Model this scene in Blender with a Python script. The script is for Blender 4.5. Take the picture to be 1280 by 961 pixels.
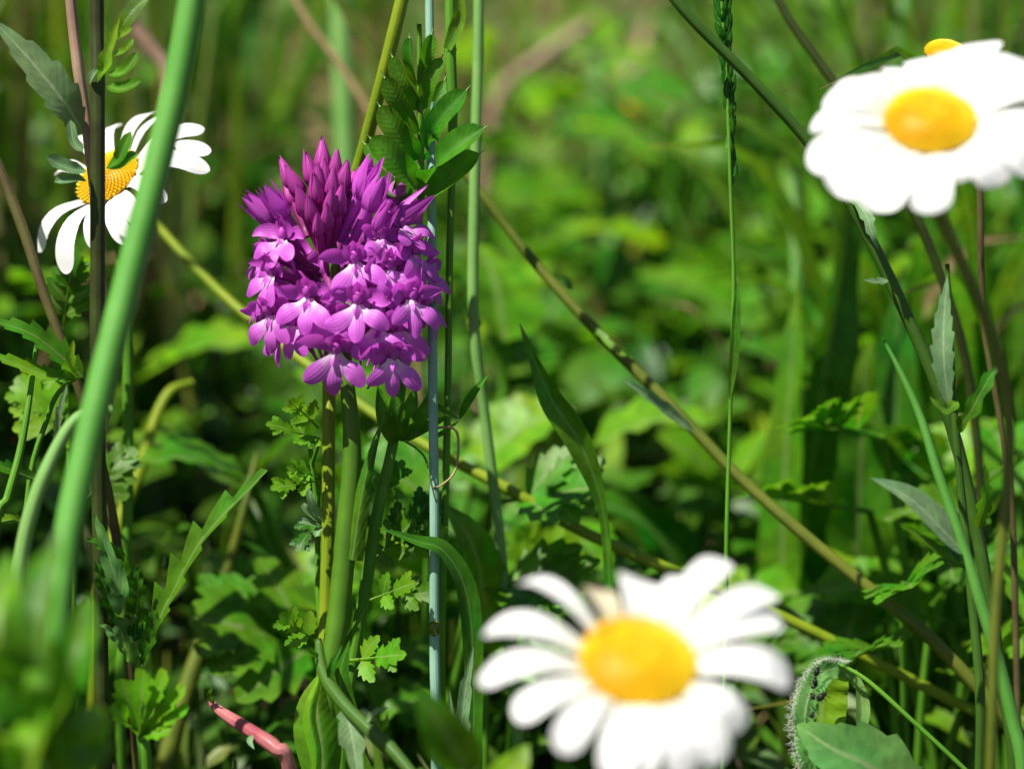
import bpy, math, random
from mathutils import Vector, Matrix, noise as mnoise
random.seed(7)
for o in list(bpy.data.objects): bpy.data.objects.remove(o)
SC = bpy.context.scene
COL = SC.collection
R = math.radians
# ------------------------------------------------------------------ camera
PITCH = R(18.0); LENS = 100.0; FOCUS = 0.46; SENS = 36.0
K = SENS / LENS / 1280.0                      # metres per photo pixel per metre of depth
TARGET = Vector((0, 0, 0.11))
FWD = Vector((0, math.cos(PITCH), -math.sin(PITCH)))
UPV = Vector((0, math.sin(PITCH), math.cos(PITCH)))
RGT = Vector((1, 0, 0))
CAM = TARGET - FWD * FOCUS
cd = bpy.data.cameras.new('camera'); cam = bpy.data.objects.new('camera', cd); COL.objects.link(cam)
cam.location = CAM; cam.rotation_euler = (math.pi / 2 - PITCH, 0, 0)
cd.lens = LENS; cd.sensor_width = SENS; cd.clip_start = 0.01; cd.clip_end = 400
cd.dof.use_dof = True; cd.dof.focus_distance = FOCUS; cd.dof.aperture_fstop = 11.5
SC.camera = cam
# ------------------------------------------------------------------ light
SUN_EL, SUN_AZ = R(63), R(-112)                # azimuth measured from +Y (view direction) clockwise
W = bpy.data.worlds.new('World'); SC.world = W; W.use_nodes = True
nt = W.node_tree; bg = nt.nodes['Background']
sky = nt.nodes.new('ShaderNodeTexSky'); sky.sky_type = 'NISHITA'; sky.sun_disc = False
sky.sun_elevation = SUN_EL; sky.sun_rotation = SUN_AZ
nt.links.new(sky.outputs[0], bg.inputs[0]); bg.inputs[1].default_value = 0.05
sd = Vector((math.sin(SUN_AZ) * math.cos(SUN_EL), math.cos(SUN_AZ) * math.cos(SUN_EL), math.sin(SUN_EL)))
ld = bpy.data.lights.new('sun', 'SUN'); ld.energy = 5.0; ld.angle = R(0.53); ld.color = (1.0, 0.95, 0.86)
sun = bpy.data.objects.new('sun', ld); COL.objects.link(sun); sun.location = (-2, 0, 3)
sun.rotation_euler = sd.to_track_quat('Z', 'Y').to_euler()
SC.view_settings.view_transform = 'Standard'; SC.view_settings.look = 'None'
SC.view_settings.exposure = 0.85; SC.view_settings.gamma = 1.0
SC.render.engine = 'CYCLES'

# ------------------------------------------------------------------ placement helpers
def P(px, py, d):
    return CAM + FWD * d + RGT * ((px - 640) * K * d) + UPV * ((480.5 - py) * K * d)
def S(px, d=FOCUS): return px * K * d
def gdepth(py): return CAM.z / (math.sin(PITCH) + math.cos(PITCH) * (py - 480.5) * K)

# ------------------------------------------------------------------ materials
def nodes_of(name):
    m = bpy.data.materials.new(name); m.use_nodes = True
    t = m.node_tree; t.nodes.clear(); return m, t
def N(t, typ, **kw):
    n = t.nodes.new(typ)
    for k, v in kw.items():
        if k.startswith('i_'):
            key = k[2:]
            n.inputs[int(key) if key.isdigit() else key].default_value = v
        else: setattr(n, k, v)
    return n
def c4(c): return (c[0], c[1], c[2], 1)
def ramp(t, stops):
    r = t.nodes.new('ShaderNodeValToRGB'); e = r.color_ramp.elements
    while len(e) < len(stops): e.new(0.5)
    for k, (p, c) in enumerate(stops): e[k].position = p; e[k].color = c4(c)
    return r
def leafmat(name, cols, trans=0.4, rough=0.42, island=False, vein=None, scale=350, spec=0.25, tcol=None, tip=None, sat=True):
    """leaf blade: palette picked at random per thing (or per island), blotchy noise, pale midrib, side veins, light shining through"""
    m, t = nodes_of(name); L = t.links.new
    if island: rnd = N(t, 'ShaderNodeNewGeometry').outputs['Random Per Island']
    else: rnd = N(t, 'ShaderNodeObjectInfo').outputs['Random']
    cols = list(cols) * 2 if len(cols) == 1 else cols
    if sat: cols = [(c[0] * 0.95, c[1] * 1.05, c[2] * 0.4) for c in cols]
    rp = ramp(t, [(i / (len(cols) - 1), c) for i, c in enumerate(cols)]); L(rnd, rp.inputs[0])
    tc = N(t, 'ShaderNodeTexCoord')
    nz = N(t, 'ShaderNodeTexNoise', i_Scale=scale, i_Detail=4.0); L(tc.outputs['Object'], nz.inputs['Vector'])
    hs = N(t, 'ShaderNodeHueSaturation'); L(rp.outputs[0], hs.inputs['Color'])
    mr = N(t, 'ShaderNodeMapRange', i_1=0.3, i_2=0.7, i_3=0.72, i_4=1.3); L(nz.outputs[0], mr.inputs[0]); L(mr.outputs[0], hs.inputs['Value'])
    nz2 = N(t, 'ShaderNodeTexNoise', i_Scale=scale * 0.22, i_Detail=2.0); L(tc.outputs['Object'], nz2.inputs['Vector'])
    mr2 = N(t, 'ShaderNodeMapRange', i_1=0.3, i_2=0.7, i_3=0.47, i_4=0.53); L(nz2.outputs[0], mr2.inputs[0]); L(mr2.outputs[0], hs.inputs['Hue'])
    col = hs.outputs[0]
    uv = N(t, 'ShaderNodeUVMap'); sp = N(t, 'ShaderNodeSeparateXYZ'); L(uv.outputs[0], sp.inputs[0])
    au = N(t, 'ShaderNodeMath', operation='ABSOLUTE'); L(sp.outputs[0], au.inputs[0])
    # herringbone side veins
    v1 = N(t, 'ShaderNodeMath', operation='MULTIPLY_ADD', i_1=-0.16); L(au.outputs[0], v1.inputs[0]); L(sp.outputs[1], v1.inputs[2])
    v2 = N(t, 'ShaderNodeMath', operation='MULTIPLY', i_1=75.0); L(v1.outputs[0], v2.inputs[0])
    v3 = N(t, 'ShaderNodeMath', operation='SINE'); L(v2.outputs[0], v3.inputs[0])
    if vein:
        mm = N(t, 'ShaderNodeMapRange', i_1=0.03, i_2=0.12, i_3=1.0, i_4=0.0); L(au.outputs[0], mm.inputs[0])
        mx = N(t, 'ShaderNodeMix', data_type='RGBA'); L(mm.outputs[0], mx.inputs[0]); L(col, mx.inputs[6]); mx.inputs[7].default_value = c4(vein)
        col = mx.outputs[2]
        vm = N(t, 'ShaderNodeMapRange', i_1=0.9, i_2=1.0, i_3=0.0, i_4=0.15); L(v3.outputs[0], vm.inputs[0])
        mx2 = N(t, 'ShaderNodeMix', data_type='RGBA'); L(vm.outputs[0], mx2.inputs[0]); L(col, mx2.inputs[6]); mx2.inputs[7].default_value = c4(vein)
        col = mx2.outputs[2]
    if tip:                                      # dried tip / stained end of the blade
        tm = N(t, 'ShaderNodeMapRange', i_1=0.9, i_2=1.0, i_3=0.0, i_4=0.9); L(sp.outputs[1], tm.inputs[0])
        mx3 = N(t, 'ShaderNodeMix', data_type='RGBA'); L(tm.outputs[0], mx3.inputs[0]); L(col, mx3.inputs[6]); mx3.inputs[7].default_value = c4(tip)
        col = mx3.outputs[2]
    bsum = N(t, 'ShaderNodeMath', operation='MULTIPLY_ADD', i_1=0.1); L(v3.outputs[0], bsum.inputs[0]); L(nz.outputs[0], bsum.inputs[2])
    bp = N(t, 'ShaderNodeBump', i_Strength=0.25, i_Distance=0.0004); L(bsum.outputs[0], bp.inputs['Height'])
    pb = N(t, 'ShaderNodeBsdfPrincipled', i_Roughness=rough); L(col, pb.inputs['Base Color']); L(bp.outputs[0], pb.inputs['Normal'])
    pb.inputs['Specular IOR Level'].default_value = spec
    tr = N(t, 'ShaderNodeBsdfTranslucent')
    th = N(t, 'ShaderNodeMix', data_type='RGBA', blend_type='MULTIPLY', i_0=1.0); L(col, th.inputs[6])
    th.inputs[7].default_value = c4(tcol or (1.9, 1.75, 0.75)); L(th.outputs[2], tr.inputs[0])
    ms = N(t, 'ShaderNodeMixShader', i_0=trans); L(pb.outputs[0], ms.inputs[1]); L(tr.outputs[0], ms.inputs[2])
    out = N(t, 'ShaderNodeOutputMaterial'); L(ms.outputs[0], out.inputs[0])
    return m
def stemmat(name, a, b, rough=0.5, ridges=8, scale=120, band=None):
    """stalk: two tones drifting along it, fine lengthwise ribs"""
    m, t = nodes_of(name); L = t.links.new
    tc = N(t, 'ShaderNodeTexCoord')
    nz = N(t, 'ShaderNodeTexNoise', i_Scale=scale, i_Detail=5.0, i_Roughness=0.65); L(tc.outputs['Object'], nz.inputs['Vector'])
    rp = ramp(t, [(0.32, a), (0.68, b)]); L(nz.outputs[0], rp.inputs[0])
    uv = N(t, 'ShaderNodeUVMap'); sp = N(t, 'ShaderNodeSeparateXYZ'); L(uv.outputs[0], sp.inputs[0])
    m1 = N(t, 'ShaderNodeMath', operation='MULTIPLY', i_1=ridges * 2 * math.pi); L(sp.outputs[0], m1.inputs[0])
    s1 = N(t, 'ShaderNodeMath', operation='SINE'); L(m1.outputs[0], s1.inputs[0])
    nf = N(t, 'ShaderNodeTexNoise', i_Scale=1600.0, i_Detail=3.0); L(tc.outputs['Object'], nf.inputs['Vector'])
    ad = N(t, 'ShaderNodeMath', operation='ADD'); L(s1.outputs[0], ad.inputs[0]); L(nf.outputs[0], ad.inputs[1])
    hs = N(t, 'ShaderNodeHueSaturation'); L(rp.outputs[0], hs.inputs['Color'])
    mr = N(t, 'ShaderNodeMapRange', i_1=-1.0, i_2=2.0, i_3=0.94, i_4=1.05); L(ad.outputs[0], mr.inputs[0]); L(mr.outputs[0], hs.inputs['Value'])
    bp = N(t, 'ShaderNodeBump', i_Strength=0.16, i_Distance=0.0001); L(ad.outputs[0], bp.inputs['Height'])
    pb = N(t, 'ShaderNodeBsdfPrincipled', i_Roughness=rough); L(hs.outputs[0], pb.inputs['Base Color']); L(bp.outputs[0], pb.inputs['Normal'])
    pb.inputs['Specular IOR Level'].default_value = 0.25
    out = N(t, 'ShaderNodeOutputMaterial'); L(pb.outputs[0], out.inputs[0])
    return m
def petalmat(name, base, mid, tipc, trans=0.35, ridges=5, rough=0.5, var=0.1, tt=(1.1, 1.0, 1.1), stops=(.15, .55)):
    """petal: pigment from base (UV v = 0) to tip, lengthwise ribs"""
    m, t = nodes_of(name); L = t.links.new
    uv = N(t, 'ShaderNodeUVMap'); sp = N(t, 'ShaderNodeSeparateXYZ'); L(uv.outputs[0], sp.inputs[0])
    tc = N(t, 'ShaderNodeTexCoord')
    nz = N(t, 'ShaderNodeTexNoise', i_Scale=700.0, i_Detail=3.0); L(tc.outputs['Object'], nz.inputs['Vector'])
    ma = N(t, 'ShaderNodeMath', operation='MULTIPLY_ADD', i_1=0.3); L(nz.outputs[0], ma.inputs[0]); L(sp.outputs[1], ma.inputs[2])
    rp = ramp(t, [(stops[0], base), (stops[1], mid), (1.0, tipc)]); L(ma.outputs[0], rp.inputs[0])
    oi = N(t, 'ShaderNodeObjectInfo')
    hs = N(t, 'ShaderNodeHueSaturation'); L(rp.outputs[0], hs.inputs['Color'])
    mr = N(t, 'ShaderNodeMapRange', i_3=1 - var, i_4=1 + var); L(oi.outputs['Random'], mr.inputs[0]); L(mr.outputs[0], hs.inputs['Value'])
    m1 = N(t, 'ShaderNodeMath', operation='MULTIPLY', i_1=ridges * math.pi); L(sp.outputs[0], m1.inputs[0])
    s1 = N(t, 'ShaderNodeMath', operation='SINE'); L(m1.outputs[0], s1.inputs[0])
    bp = N(t, 'ShaderNodeBump', i_Strength=0.12, i_Distance=0.0001); L(s1.outputs[0], bp.inputs['Height'])
    pb = N(t, 'ShaderNodeBsdfPrincipled', i_Roughness=rough); L(hs.outputs[0], pb.inputs['Base Color']); L(bp.outputs[0], pb.inputs['Normal'])
    tr = N(t, 'ShaderNodeBsdfTranslucent')
    th = N(t, 'ShaderNodeMix', data_type='RGBA', blend_type='MULTIPLY', i_0=1.0); L(hs.outputs[0], th.inputs[6]); th.inputs[7].default_value = c4(tt); L(th.outputs[2], tr.inputs[0])
    ms = N(t, 'ShaderNodeMixShader', i_0=trans); L(pb.outputs[0], ms.inputs[1]); L(tr.outputs[0], ms.inputs[2])
    out = N(t, 'ShaderNodeOutputMaterial'); L(ms.outputs[0], out.inputs[0])
    return m
def soilmat():
    m, t = nodes_of('soil'); L = t.links.new
    tc = N(t, 'ShaderNodeTexCoord')
    nz = N(t, 'ShaderNodeTexNoise', i_Scale=60.0, i_Detail=8.0, i_Roughness=0.7); L(tc.outputs['Object'], nz.inputs['Vector'])
    rp = ramp(t, [(0.3, (0.02, 0.014, 0.008)), (0.55, (0.05, 0.036, 0.02)), (0.75, (0.10, 0.075, 0.04))]); L(nz.outputs[0], rp.inputs[0])
    bp = N(t, 'ShaderNodeBump', i_Strength=0.8, i_Distance=0.004); L(nz.outputs[0], bp.inputs['Height'])
    pb = N(t, 'ShaderNodeBsdfPrincipled', i_Roughness=0.9); L(rp.outputs[0], pb.inputs['Base Color']); L(bp.outputs[0], pb.inputs['Normal'])
    out = N(t, 'ShaderNodeOutputMaterial'); L(pb.outputs[0], out.inputs[0]); return m

VE = (0.17, 0.26, 0.07)
M = {
 'soil': soilmat(),
 'leaf': leafmat('leaf_green', [(0.05, 0.14, 0.012), (0.07, 0.19, 0.015), (0.09, 0.22, 0.02)], vein=VE),
 'leaf_bright': leafmat('leaf_bright', [(0.11, 0.25, 0.02), (0.14, 0.30, 0.025), (0.17, 0.32, 0.03)], trans=0.45, vein=(0.22, 0.36, 0.08)),
 'leaf_deep': leafmat('leaf_deep', [(0.025, 0.10, 0.010), (0.04, 0.13, 0.014)], trans=0.3, vein=(0.09, 0.2, 0.04), rough=0.35),
 'leaf_vetch': leafmat('leaf_vetch', [(0.05, 0.17, 0.015), (0.07, 0.20, 0.018)], trans=0.35, vein=(0.07, 0.2, 0.03), rough=0.5),
 'leaf_grey': leafmat('leaf_grey', [(0.12, 0.22, 0.09), (0.14, 0.25, 0.11)], trans=0.25, sat=False, vein=(0.26, 0.36, 0.2), rough=0.5),
 'leaf_wool': leafmat('leaf_wool', [(0.11, 0.26, 0.06)], trans=0.35, sat=False, vein=(0.2, 0.33, 0.12), rough=0.7, spec=0.2),
 'blade': leafmat('grass_blade', [(0.04, 0.13, 0.012), (0.07, 0.18, 0.02), (0.10, 0.21, 0.03)], trans=0.4, vein=(0.12, 0.24, 0.05), tip=(0.3, 0.24, 0.1)),
 'meadow': leafmat('meadow_grass', [(0.05, 0.13, 0.012), (0.10, 0.21, 0.02), (0.15, 0.26, 0.03), (0.07, 0.17, 0.04), (0.20, 0.27, 0.04), (0.12, 0.22, 0.07), (0.30, 0.25, 0.10), (0.22, 0.27, 0.10), (0.14, 0.24, 0.10), (0.36, 0.27, 0.14)], trans=0.42, island=True, scale=60, sat=False),
 'cover': leafmat('ground_cover_leaf', [(0.03, 0.09, 0.01), (0.07, 0.18, 0.015), (0.13, 0.27, 0.02), (0.05, 0.13, 0.02), (0.10, 0.19, 0.07), (0.15, 0.28, 0.03), (0.03, 0.10, 0.012), (0.16, 0.21, 0.04)], trans=0.38, island=True, scale=120, sat=False),
 'shade': leafmat('shade_toned_leaf', [(0.02, 0.07, 0.008), (0.035, 0.10, 0.01), (0.05, 0.14, 0.012), (0.03, 0.09, 0.015), (0.07, 0.17, 0.015)], trans=0.3, island=True, scale=150),  # dark leaf palette, shade of the undergrowth put into the colour
 'straw': leafmat('dead_straw', [(0.30, 0.21, 0.10), (0.42, 0.31, 0.16), (0.22, 0.14, 0.07), (0.40, 0.24, 0.17)], trans=0.2, island=True, scale=200, tcol=(1.1, 1.0, 0.8), sat=False),
 'st_green': stemmat('stem_green', (0.06, 0.19, 0.012), (0.09, 0.24, 0.015)),
 'st_fat': stemmat('stem_fat_green', (0.07, 0.24, 0.03), (0.10, 0.29, 0.045), ridges=5),
 'st_yellow': stemmat('stem_yellow_green', (0.12, 0.20, 0.006), (0.20, 0.26, 0.010)),
 'st_olive': stemmat('stem_olive', (0.06, 0.10, 0.008), (0.12, 0.14, 0.015)),
 'st_blue': stemmat('stem_blue_green', (0.17, 0.33, 0.23), (0.23, 0.40, 0.30), ridges=10),
 'st_pale': stemmat('stem_pale_green', (0.12, 0.28, 0.06), (0.18, 0.34, 0.09), ridges=10),
 'st_brown': stemmat('stem_brown', (0.06, 0.035, 0.02), (0.10, 0.10, 0.025)),
 'st_dark': stemmat('stem_dark', (0.022, 0.022, 0.006), (0.04, 0.065, 0.010)),
 'st_orchid': stemmat('orchid_stem', (0.05, 0.13, 0.007), (0.075, 0.18, 0.010), ridges=4),
 'st_dgreen': stemmat('stem_dark_green', (0.03, 0.085, 0.008), (0.05, 0.12, 0.012)),
 'st_pink': stemmat('stem_pinkish_brown', (0.22, 0.13, 0.09), (0.30, 0.21, 0.14)),
 'st_red': stemmat('stem_red', (0.26, 0.05, 0.07), (0.42, 0.17, 0.16), rough=0.4),
 'st_straw': stemmat('stem_straw', (0.28, 0.20, 0.09), (0.40, 0.30, 0.15)),
 'daisy': petalmat('daisy_petal', (0.74, 0.76, 0.66), (0.84, 0.84, 0.82), (0.86, 0.86, 0.85), trans=0.3, var=0.04, tt=(1, 1, 1)),
 'daisy_old': petalmat('daisy_petal_old', (0.74, 0.68, 0.40), (0.72, 0.66, 0.48), (0.6, 0.5, 0.34), trans=0.3, var=0.04, tt=(1, 1, 1)),
 'disc': petalmat('daisy_disc', (0.72, 0.27, 0.0), (0.80, 0.50, 0.002), (0.86, 0.64, 0.004), trans=0.08, var=0.02, stops=(.25, .6)),
 'lip': petalmat('orchid_lip', (0.86, 0.66, 0.86), (0.68, 0.17, 0.70), (0.62, 0.10, 0.64), trans=0.4, var=0.14, stops=(.3, .62)),
 'sepal': petalmat('orchid_sepal', (0.46, 0.05, 0.44), (0.60, 0.10, 0.60), (0.56, 0.08, 0.55), trans=0.4, var=0.16),
 'hood': petalmat('orchid_hood', (0.42, 0.05, 0.40), (0.58, 0.10, 0.57), (0.52, 0.06, 0.48), trans=0.35, var=0.14),
 'bud': petalmat('orchid_bud', (0.14, 0.010, 0.08), (0.33, 0.022, 0.22), (0.44, 0.05, 0.34), trans=0.2, var=0.15),
 'ovary': stemmat('orchid_ovary', (0.16, 0.012, 0.11), (0.24, 0.03, 0.19), ridges=3),
 'butter': petalmat('yellow_petal', (0.8, 0.48, 0.0), (0.85, 0.55, 0.01), (0.85, 0.55, 0.02), trans=0.3),
 'insect': stemmat('insect_black', (0.008, 0.008, 0.007), (0.02, 0.018, 0.015), rough=0.25),
 'hair': stemmat('leaf_hair', (0.6, 0.65, 0.5), (0.7, 0.72, 0.62), rough=0.6),
}
# ------------------------------------------------------------------ mesh helpers
def spline(pts, n):
    """Catmull-Rom through pts, n+1 samples evenly in parameter"""
    p = [Vector(q) for q in pts]
    if len(p) == 2: p = [p[0], p[0].lerp(p[1], 0.5), p[1]]
    a = [p[0] * 2 - p[1]] + p + [p[-1] * 2 - p[-2]]
    segs = len(p) - 1; out = []
    for i in range(n + 1):
        u = i / n * segs; k = min(int(u), segs - 1); t = u - k
        p0, p1, p2, p3 = a[k], a[k + 1], a[k + 2], a[k + 3]
        out.append(0.5 * ((2 * p1) + (p2 - p0) * t + (2 * p0 - 5 * p1 + 4 * p2 - p3) * t * t + (3 * p1 - p0 - 3 * p2 + p3) * t ** 3))
    return out
def interp(vals, t):
    if not isinstance(vals, (list, tuple)): return vals
    u = t * (len(vals) - 1); k = min(int(u), len(vals) - 2) if len(vals) > 1 else 0
    if len(vals) == 1: return vals[0]
    return vals[k] + (vals[k + 1] - vals[k]) * (u - k)
class MB:
    def __init__(s): s.v = []; s.f = []; s.uv = []
    def tube(s, pts, rad, n=24, sides=10, lump=0.0, cap=True):
        c = spline(pts, n); b = len(s.v); side = None
        for i, p in enumerate(c):
            T = (c[min(i + 1, n)] - c[max(i - 1, 0)])
            T = T.normalized() if T.length > 1e-9 else Vector((0, 0, 1))
            if side is None:
                side = T.cross(Vector((0, 1, 0.01)))
                if side.length < 0.1: side = T.cross(Vector((1, 0, 0)))
            side = (side - T * side.dot(T)).normalized(); bn = T.cross(side)
            r = interp(rad, i / n)
            if lump: r *= 1 + lump * mnoise.noise(p * 220)
            for j in range(sides):
                a = 2 * math.pi * j / sides
                s.v.append(p + side * (r * math.cos(a)) + bn * (r * math.sin(a))); s.uv.append((j / sides, i / n))
        for i in range(n):
            for j in range(sides):
                j2 = (j + 1) % sides
                s.f.append((b + i * sides + j, b + i * sides + j2, b + (i + 1) * sides + j2, b + (i + 1) * sides + j))
        if cap:
            for q, i in ((c[0], 0), (c[-1], n)):
                k = len(s.v); T = (c[1] - c[0]) * -1 if i == 0 else c[-1] - c[-2]
                s.v.append(q + (T.normalized() * interp(rad, i / n) * 0.4 if T.length > 1e-9 else Vector())); s.uv.append((0.5, i / n))
                for j in range(sides):
                    j2 = (j + 1) % sides
                    s.f.append((b + i * sides + j, k, b + i * sides + j2) if i else (b + j2, k, b + j))
        return s
    def blade(s, pts, width, nrm, prof, n=14, half=2, fold=0.15, cup=0.0, wave=0.0, wfreq=9.0, fwd=0.0, seed=0.0, twist=0.0, ease=False):
        """leaf or petal surface along pts; prof(t, side) -> half width factor; optional teeth leaning forward"""
        c = spline(pts, n * 2); b = len(s.v); nr = Vector(nrm)
        length = sum((c[i + 1] - c[i]).length for i in range(len(c) - 1))
        ts = [1 - (1 - i / n) ** 1.7 if ease else i / n for i in range(n + 1)]
        m = 2 * half + 1
        for i, t in enumerate(ts):
            u = t * (len(c) - 1); k = min(int(u), len(c) - 2); p = c[k].lerp(c[k + 1], u - k)
            T = (c[min(k + 2, len(c) - 1)] - c[max(k - 1, 0)])
            T = T.normalized() if T.length > 1e-9 else Vector((0, 0, 1))
            Sd = T.cross(nr)
            if Sd.length < 1e-3: Sd = T.cross(Vector((0.3, -1, 0.2)))
            Sd.normalize(); Nn = Sd.cross(T).normalized()
            if twist:
                a = twist * t; Sd, Nn = Sd * math.cos(a) + Nn * math.sin(a), Nn * math.cos(a) - Sd * math.sin(a)
            for j in range(m):
                q = (j - half) / half; sg = -1 if q < 0 else 1
                w = width * 0.5 * prof(t, sg) * abs(q)
                lift = fold * w + cup * w * abs(q) + wave * width * abs(q) * math.sin(wfreq * t * 3 + sg * 1.3 + seed)
                tooth = fwd * w * abs(q)
                s.v.append(p + Sd * (w * sg) + Nn * lift + T * tooth); s.uv.append((q, t))
        for i in range(n):
            for j in range(m - 1):
                a = b + i * m + j; s.f.append((a, a + 1, a + m + 1, a + m))
        return s
    def ball(s, c, r, axis=Vector((0, 0, 1)), stretch=1.0, nu=8, nv=6):
        b = len(s.v); q = Vector((0, 0, 1)).rotation_difference(axis)
        for i in range(nv + 1):
            th = math.pi * i / nv
            for j in range(nu):
                a = 2 * math.pi * j / nu
                s.v.append(Vector(c) + q @ Vector((r * math.sin(th) * math.cos(a), r * math.sin(th) * math.sin(a), r * stretch * math.cos(th)))); s.uv.append((j / nu, 1 - i / nv))
        for i in range(nv):
            for j in range(nu):
                j2 = (j + 1) % nu; s.f.append((b + i * nu + j, b + (i + 1) * nu + j, b + (i + 1) * nu + j2, b + i * nu + j2))
        return s
    def mesh(s, name, off=Vector()):
        me = bpy.data.meshes.new(name)
        me.from_pydata([tuple(v - off) for v in s.v], [], s.f)
        uvl = me.uv_layers.new(name='UVMap')
        idx = [0] * len(me.loops); me.loops.foreach_get('vertex_index', idx)
        flat = [0.0] * (2 * len(idx))
        for k, i in enumerate(idx): flat[2 * k], flat[2 * k + 1] = s.uv[i]
        uvl.data.foreach_set('uv', flat)
        me.polygons.foreach_set('use_smooth', [True] * len(me.polygons)); me.update()
        return me
# ------------------------------------------------------------------ leaf outlines
def lance(t, s): return max(0.02, math.sin(math.pi * min(1, t ** 0.75)) ** 0.9)
def ovate(t, s): return max(0.02, (math.sin(math.pi * t ** 0.62)) ** 0.75)
def oblong(t, s): return max(0.02, min(1, t * 5) ** 0.6 * (1 - max(0, (t - 0.72) / 0.28) ** 2.2) ** 0.6)
def grassy(t, s): return max(0.03, min(1, 0.55 + t * 1.8) * (1 - t ** 2.2))
def petal(t, s):
    w = 0.45 + 0.55 * min(1, t / 0.55) ** 0.8
    return max(0.03, w * (1 - max(0, (t - 0.74) / 0.26) ** 2.6) ** 0.55)
def obov(t, s):
    w = 0.28 + 0.72 * (lambda x: x * x * (3 - 2 * x))(min(1, t / 0.62))
    return max(0.03, w * math.sqrt(max(0, 1 - max(0, (t - 0.62) / 0.38) ** 2)))
def acute(t, s): return max(0.02, (math.sin(math.pi * t ** 0.8)) ** 0.8)
def toothed(n, depth, base=ovate, ph=0.0):
    def f(t, s):
        x = (t * n + (0.5 if s > 0 else 0) * 0.6 + ph) % 1.0
        return max(0.02, base(t, s) * (1 - depth * (1 - x) ** 0.8) if 0.06 < t < 0.97 else base(t, s))
    return f
def lobed(n, depth, base=ovate):
    def f(t, s): return max(0.03, base(t, s) * (1 - depth * (0.5 + 0.5 * math.cos(2 * math.pi * (t * n + (0.15 if s > 0 else 0))))))
    return f
# ------------------------------------------------------------------ object helpers
ROOT = {}
def thing(name, label, cat, loc, group=None):
    o = bpy.data.objects.new(name, None); COL.objects.link(o); o.location = loc
    o.empty_display_size = 0.01; o['label'] = label; o['category'] = cat
    if group: o['group'] = group
    ROOT[o.name] = Vector(loc); return o
def part(name, mb, mat, parent, label=None, me=None):
    off = ROOT.get(parent.name, Vector())
    o = bpy.data.objects.new(name, me or mb.mesh(name, off)); COL.objects.link(o); o.parent = parent
    if not o.data.materials: o.data.materials.append(M[mat])
    ROOT[o.name] = off
    if label: o['label'] = label
    return o
def solo(name, mb, mat, label=None, cat=None, kind=None, group=None):
    o = bpy.data.objects.new(name, mb.mesh(name)); COL.objects.link(o); o.data.materials.append(M[mat])
    if label: o['label'] = label
    if cat: o['category'] = cat
    if kind: o['kind'] = kind
    if group: o['group'] = group
    return o
def clone(root, loc, rz, sc, label=None, group=None, tilt=(0, 0)):
    r = root.copy(); COL.objects.link(r); r.location = loc; r.rotation_euler = (tilt[0], tilt[1], rz); r.scale = (sc, sc, sc)
    if label: r['label'] = label
    if group: r['group'] = group
    for ch in list(root.children):
        c = ch.copy(); COL.objects.link(c); c.parent = r
        for g in list(ch.children):
            d = g.copy(); COL.objects.link(d); d.parent = c
    return r
def to_ground(p, prev, lean=0.35):
    """foot of a stalk: carry on downwards from p, away from prev, into the soil"""
    d = p - prev
    k = (lean / max(1e-6, -d.z)) if d.z < 0 else 0
    h = p.z
    dx = max(-1.2, min(1.2, d.x * k)) * h; dy = max(-1.2, min(1.2, d.y * k)) * h
    return [Vector((p.x + dx * 0.6, p.y + dy * 0.6, h * 0.45)), Vector((p.x + dx, p.y + dy, -0.004))]
def stalk_path(pix, foot=True, lean=0.35):
    """pix: (px, py, depth) from the top down; ends in the soil"""
    pts = [P(*q) for q in pix]
    if foot: pts += to_ground(pts[-1], pts[-2], lean)
    return pts
FACE = (-FWD * 0.8 + Vector((0, 0, 0.6))).normalized()

# ================================================================== THE SETTING
g = MB(); n = 60
def gz(x, y): return 0.004 * mnoise.noise(Vector((x * 9, y * 9, 0))) + 0.002 * mnoise.noise(Vector((x * 40, y * 40, 3)))
def gcoord(i, half): u = i / n * 2 - 1; return math.copysign(abs(u) ** 4, u) * half + u * 0.6
for i in range(n + 1):
    for j in range(n + 1):
        x, y = gcoord(j, 60), gcoord(i, 60)
        g.v.append(Vector((x, y, gz(x, y) - 0.002))); g.uv.append((x, y))
for i in range(n):
    for j in range(n):
        a = i * (n + 1) + j; g.f.append((a, a + 1, a + n + 2, a + n + 1))
solo('ground', g, 'soil', kind='structure')

# meadow grass behind: nobody could count it
def inside(x, y, lo, hi):
    d = (Vector((x, y, 0.0)) - CAM).dot(FWD); return lo < d < hi
def grass_mass(count, ylo, yhi, hlo, hhi, wlo, whi, spread, seed, power=1.0, lean=0.75):
    random.seed(seed); mb = MB()
    for _ in range(count):
        y = ylo + (yhi - ylo) * random.random() ** power
        x = random.uniform(-1, 1) * (spread + (y - ylo) * 0.32)
        h = random.uniform(hlo, hhi); a = random.uniform(0, 2 * math.pi); ln = random.random() ** 1.5 * lean * h
        d = Vector((math.cos(a), math.sin(a), 0)); b = Vector((x, y, -0.003))
        droop = random.random() ** 2 * 0.5
        pts = [b, b + d * ln * 0.22 + Vector((0, 0, h * 0.5)), b + d * ln * 0.6 + Vector((0, 0, h * (0.88 - droop * 0.2))), b + d * ln * (1 + droop) + Vector((0, 0, h * (1 - droop * 0.6)))]
        nr = Vector((random.uniform(-1, 1), random.uniform(-1, 1), 0.4))
        mb.blade(pts, random.uniform(wlo, whi), nr, grassy, n=5, half=1, fold=0.3)
    return mb
def merge(a, b):
    k = len(a.v); a.v += b.v; a.uv += b.uv; a.f += [tuple(i + k for i in f) for f in b.f]; return a
mg = grass_mass(3000, 0.25, 2.1, 0.03, 0.085, 0.0025, 0.0065, 0.20, 11, 0.75)
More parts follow.
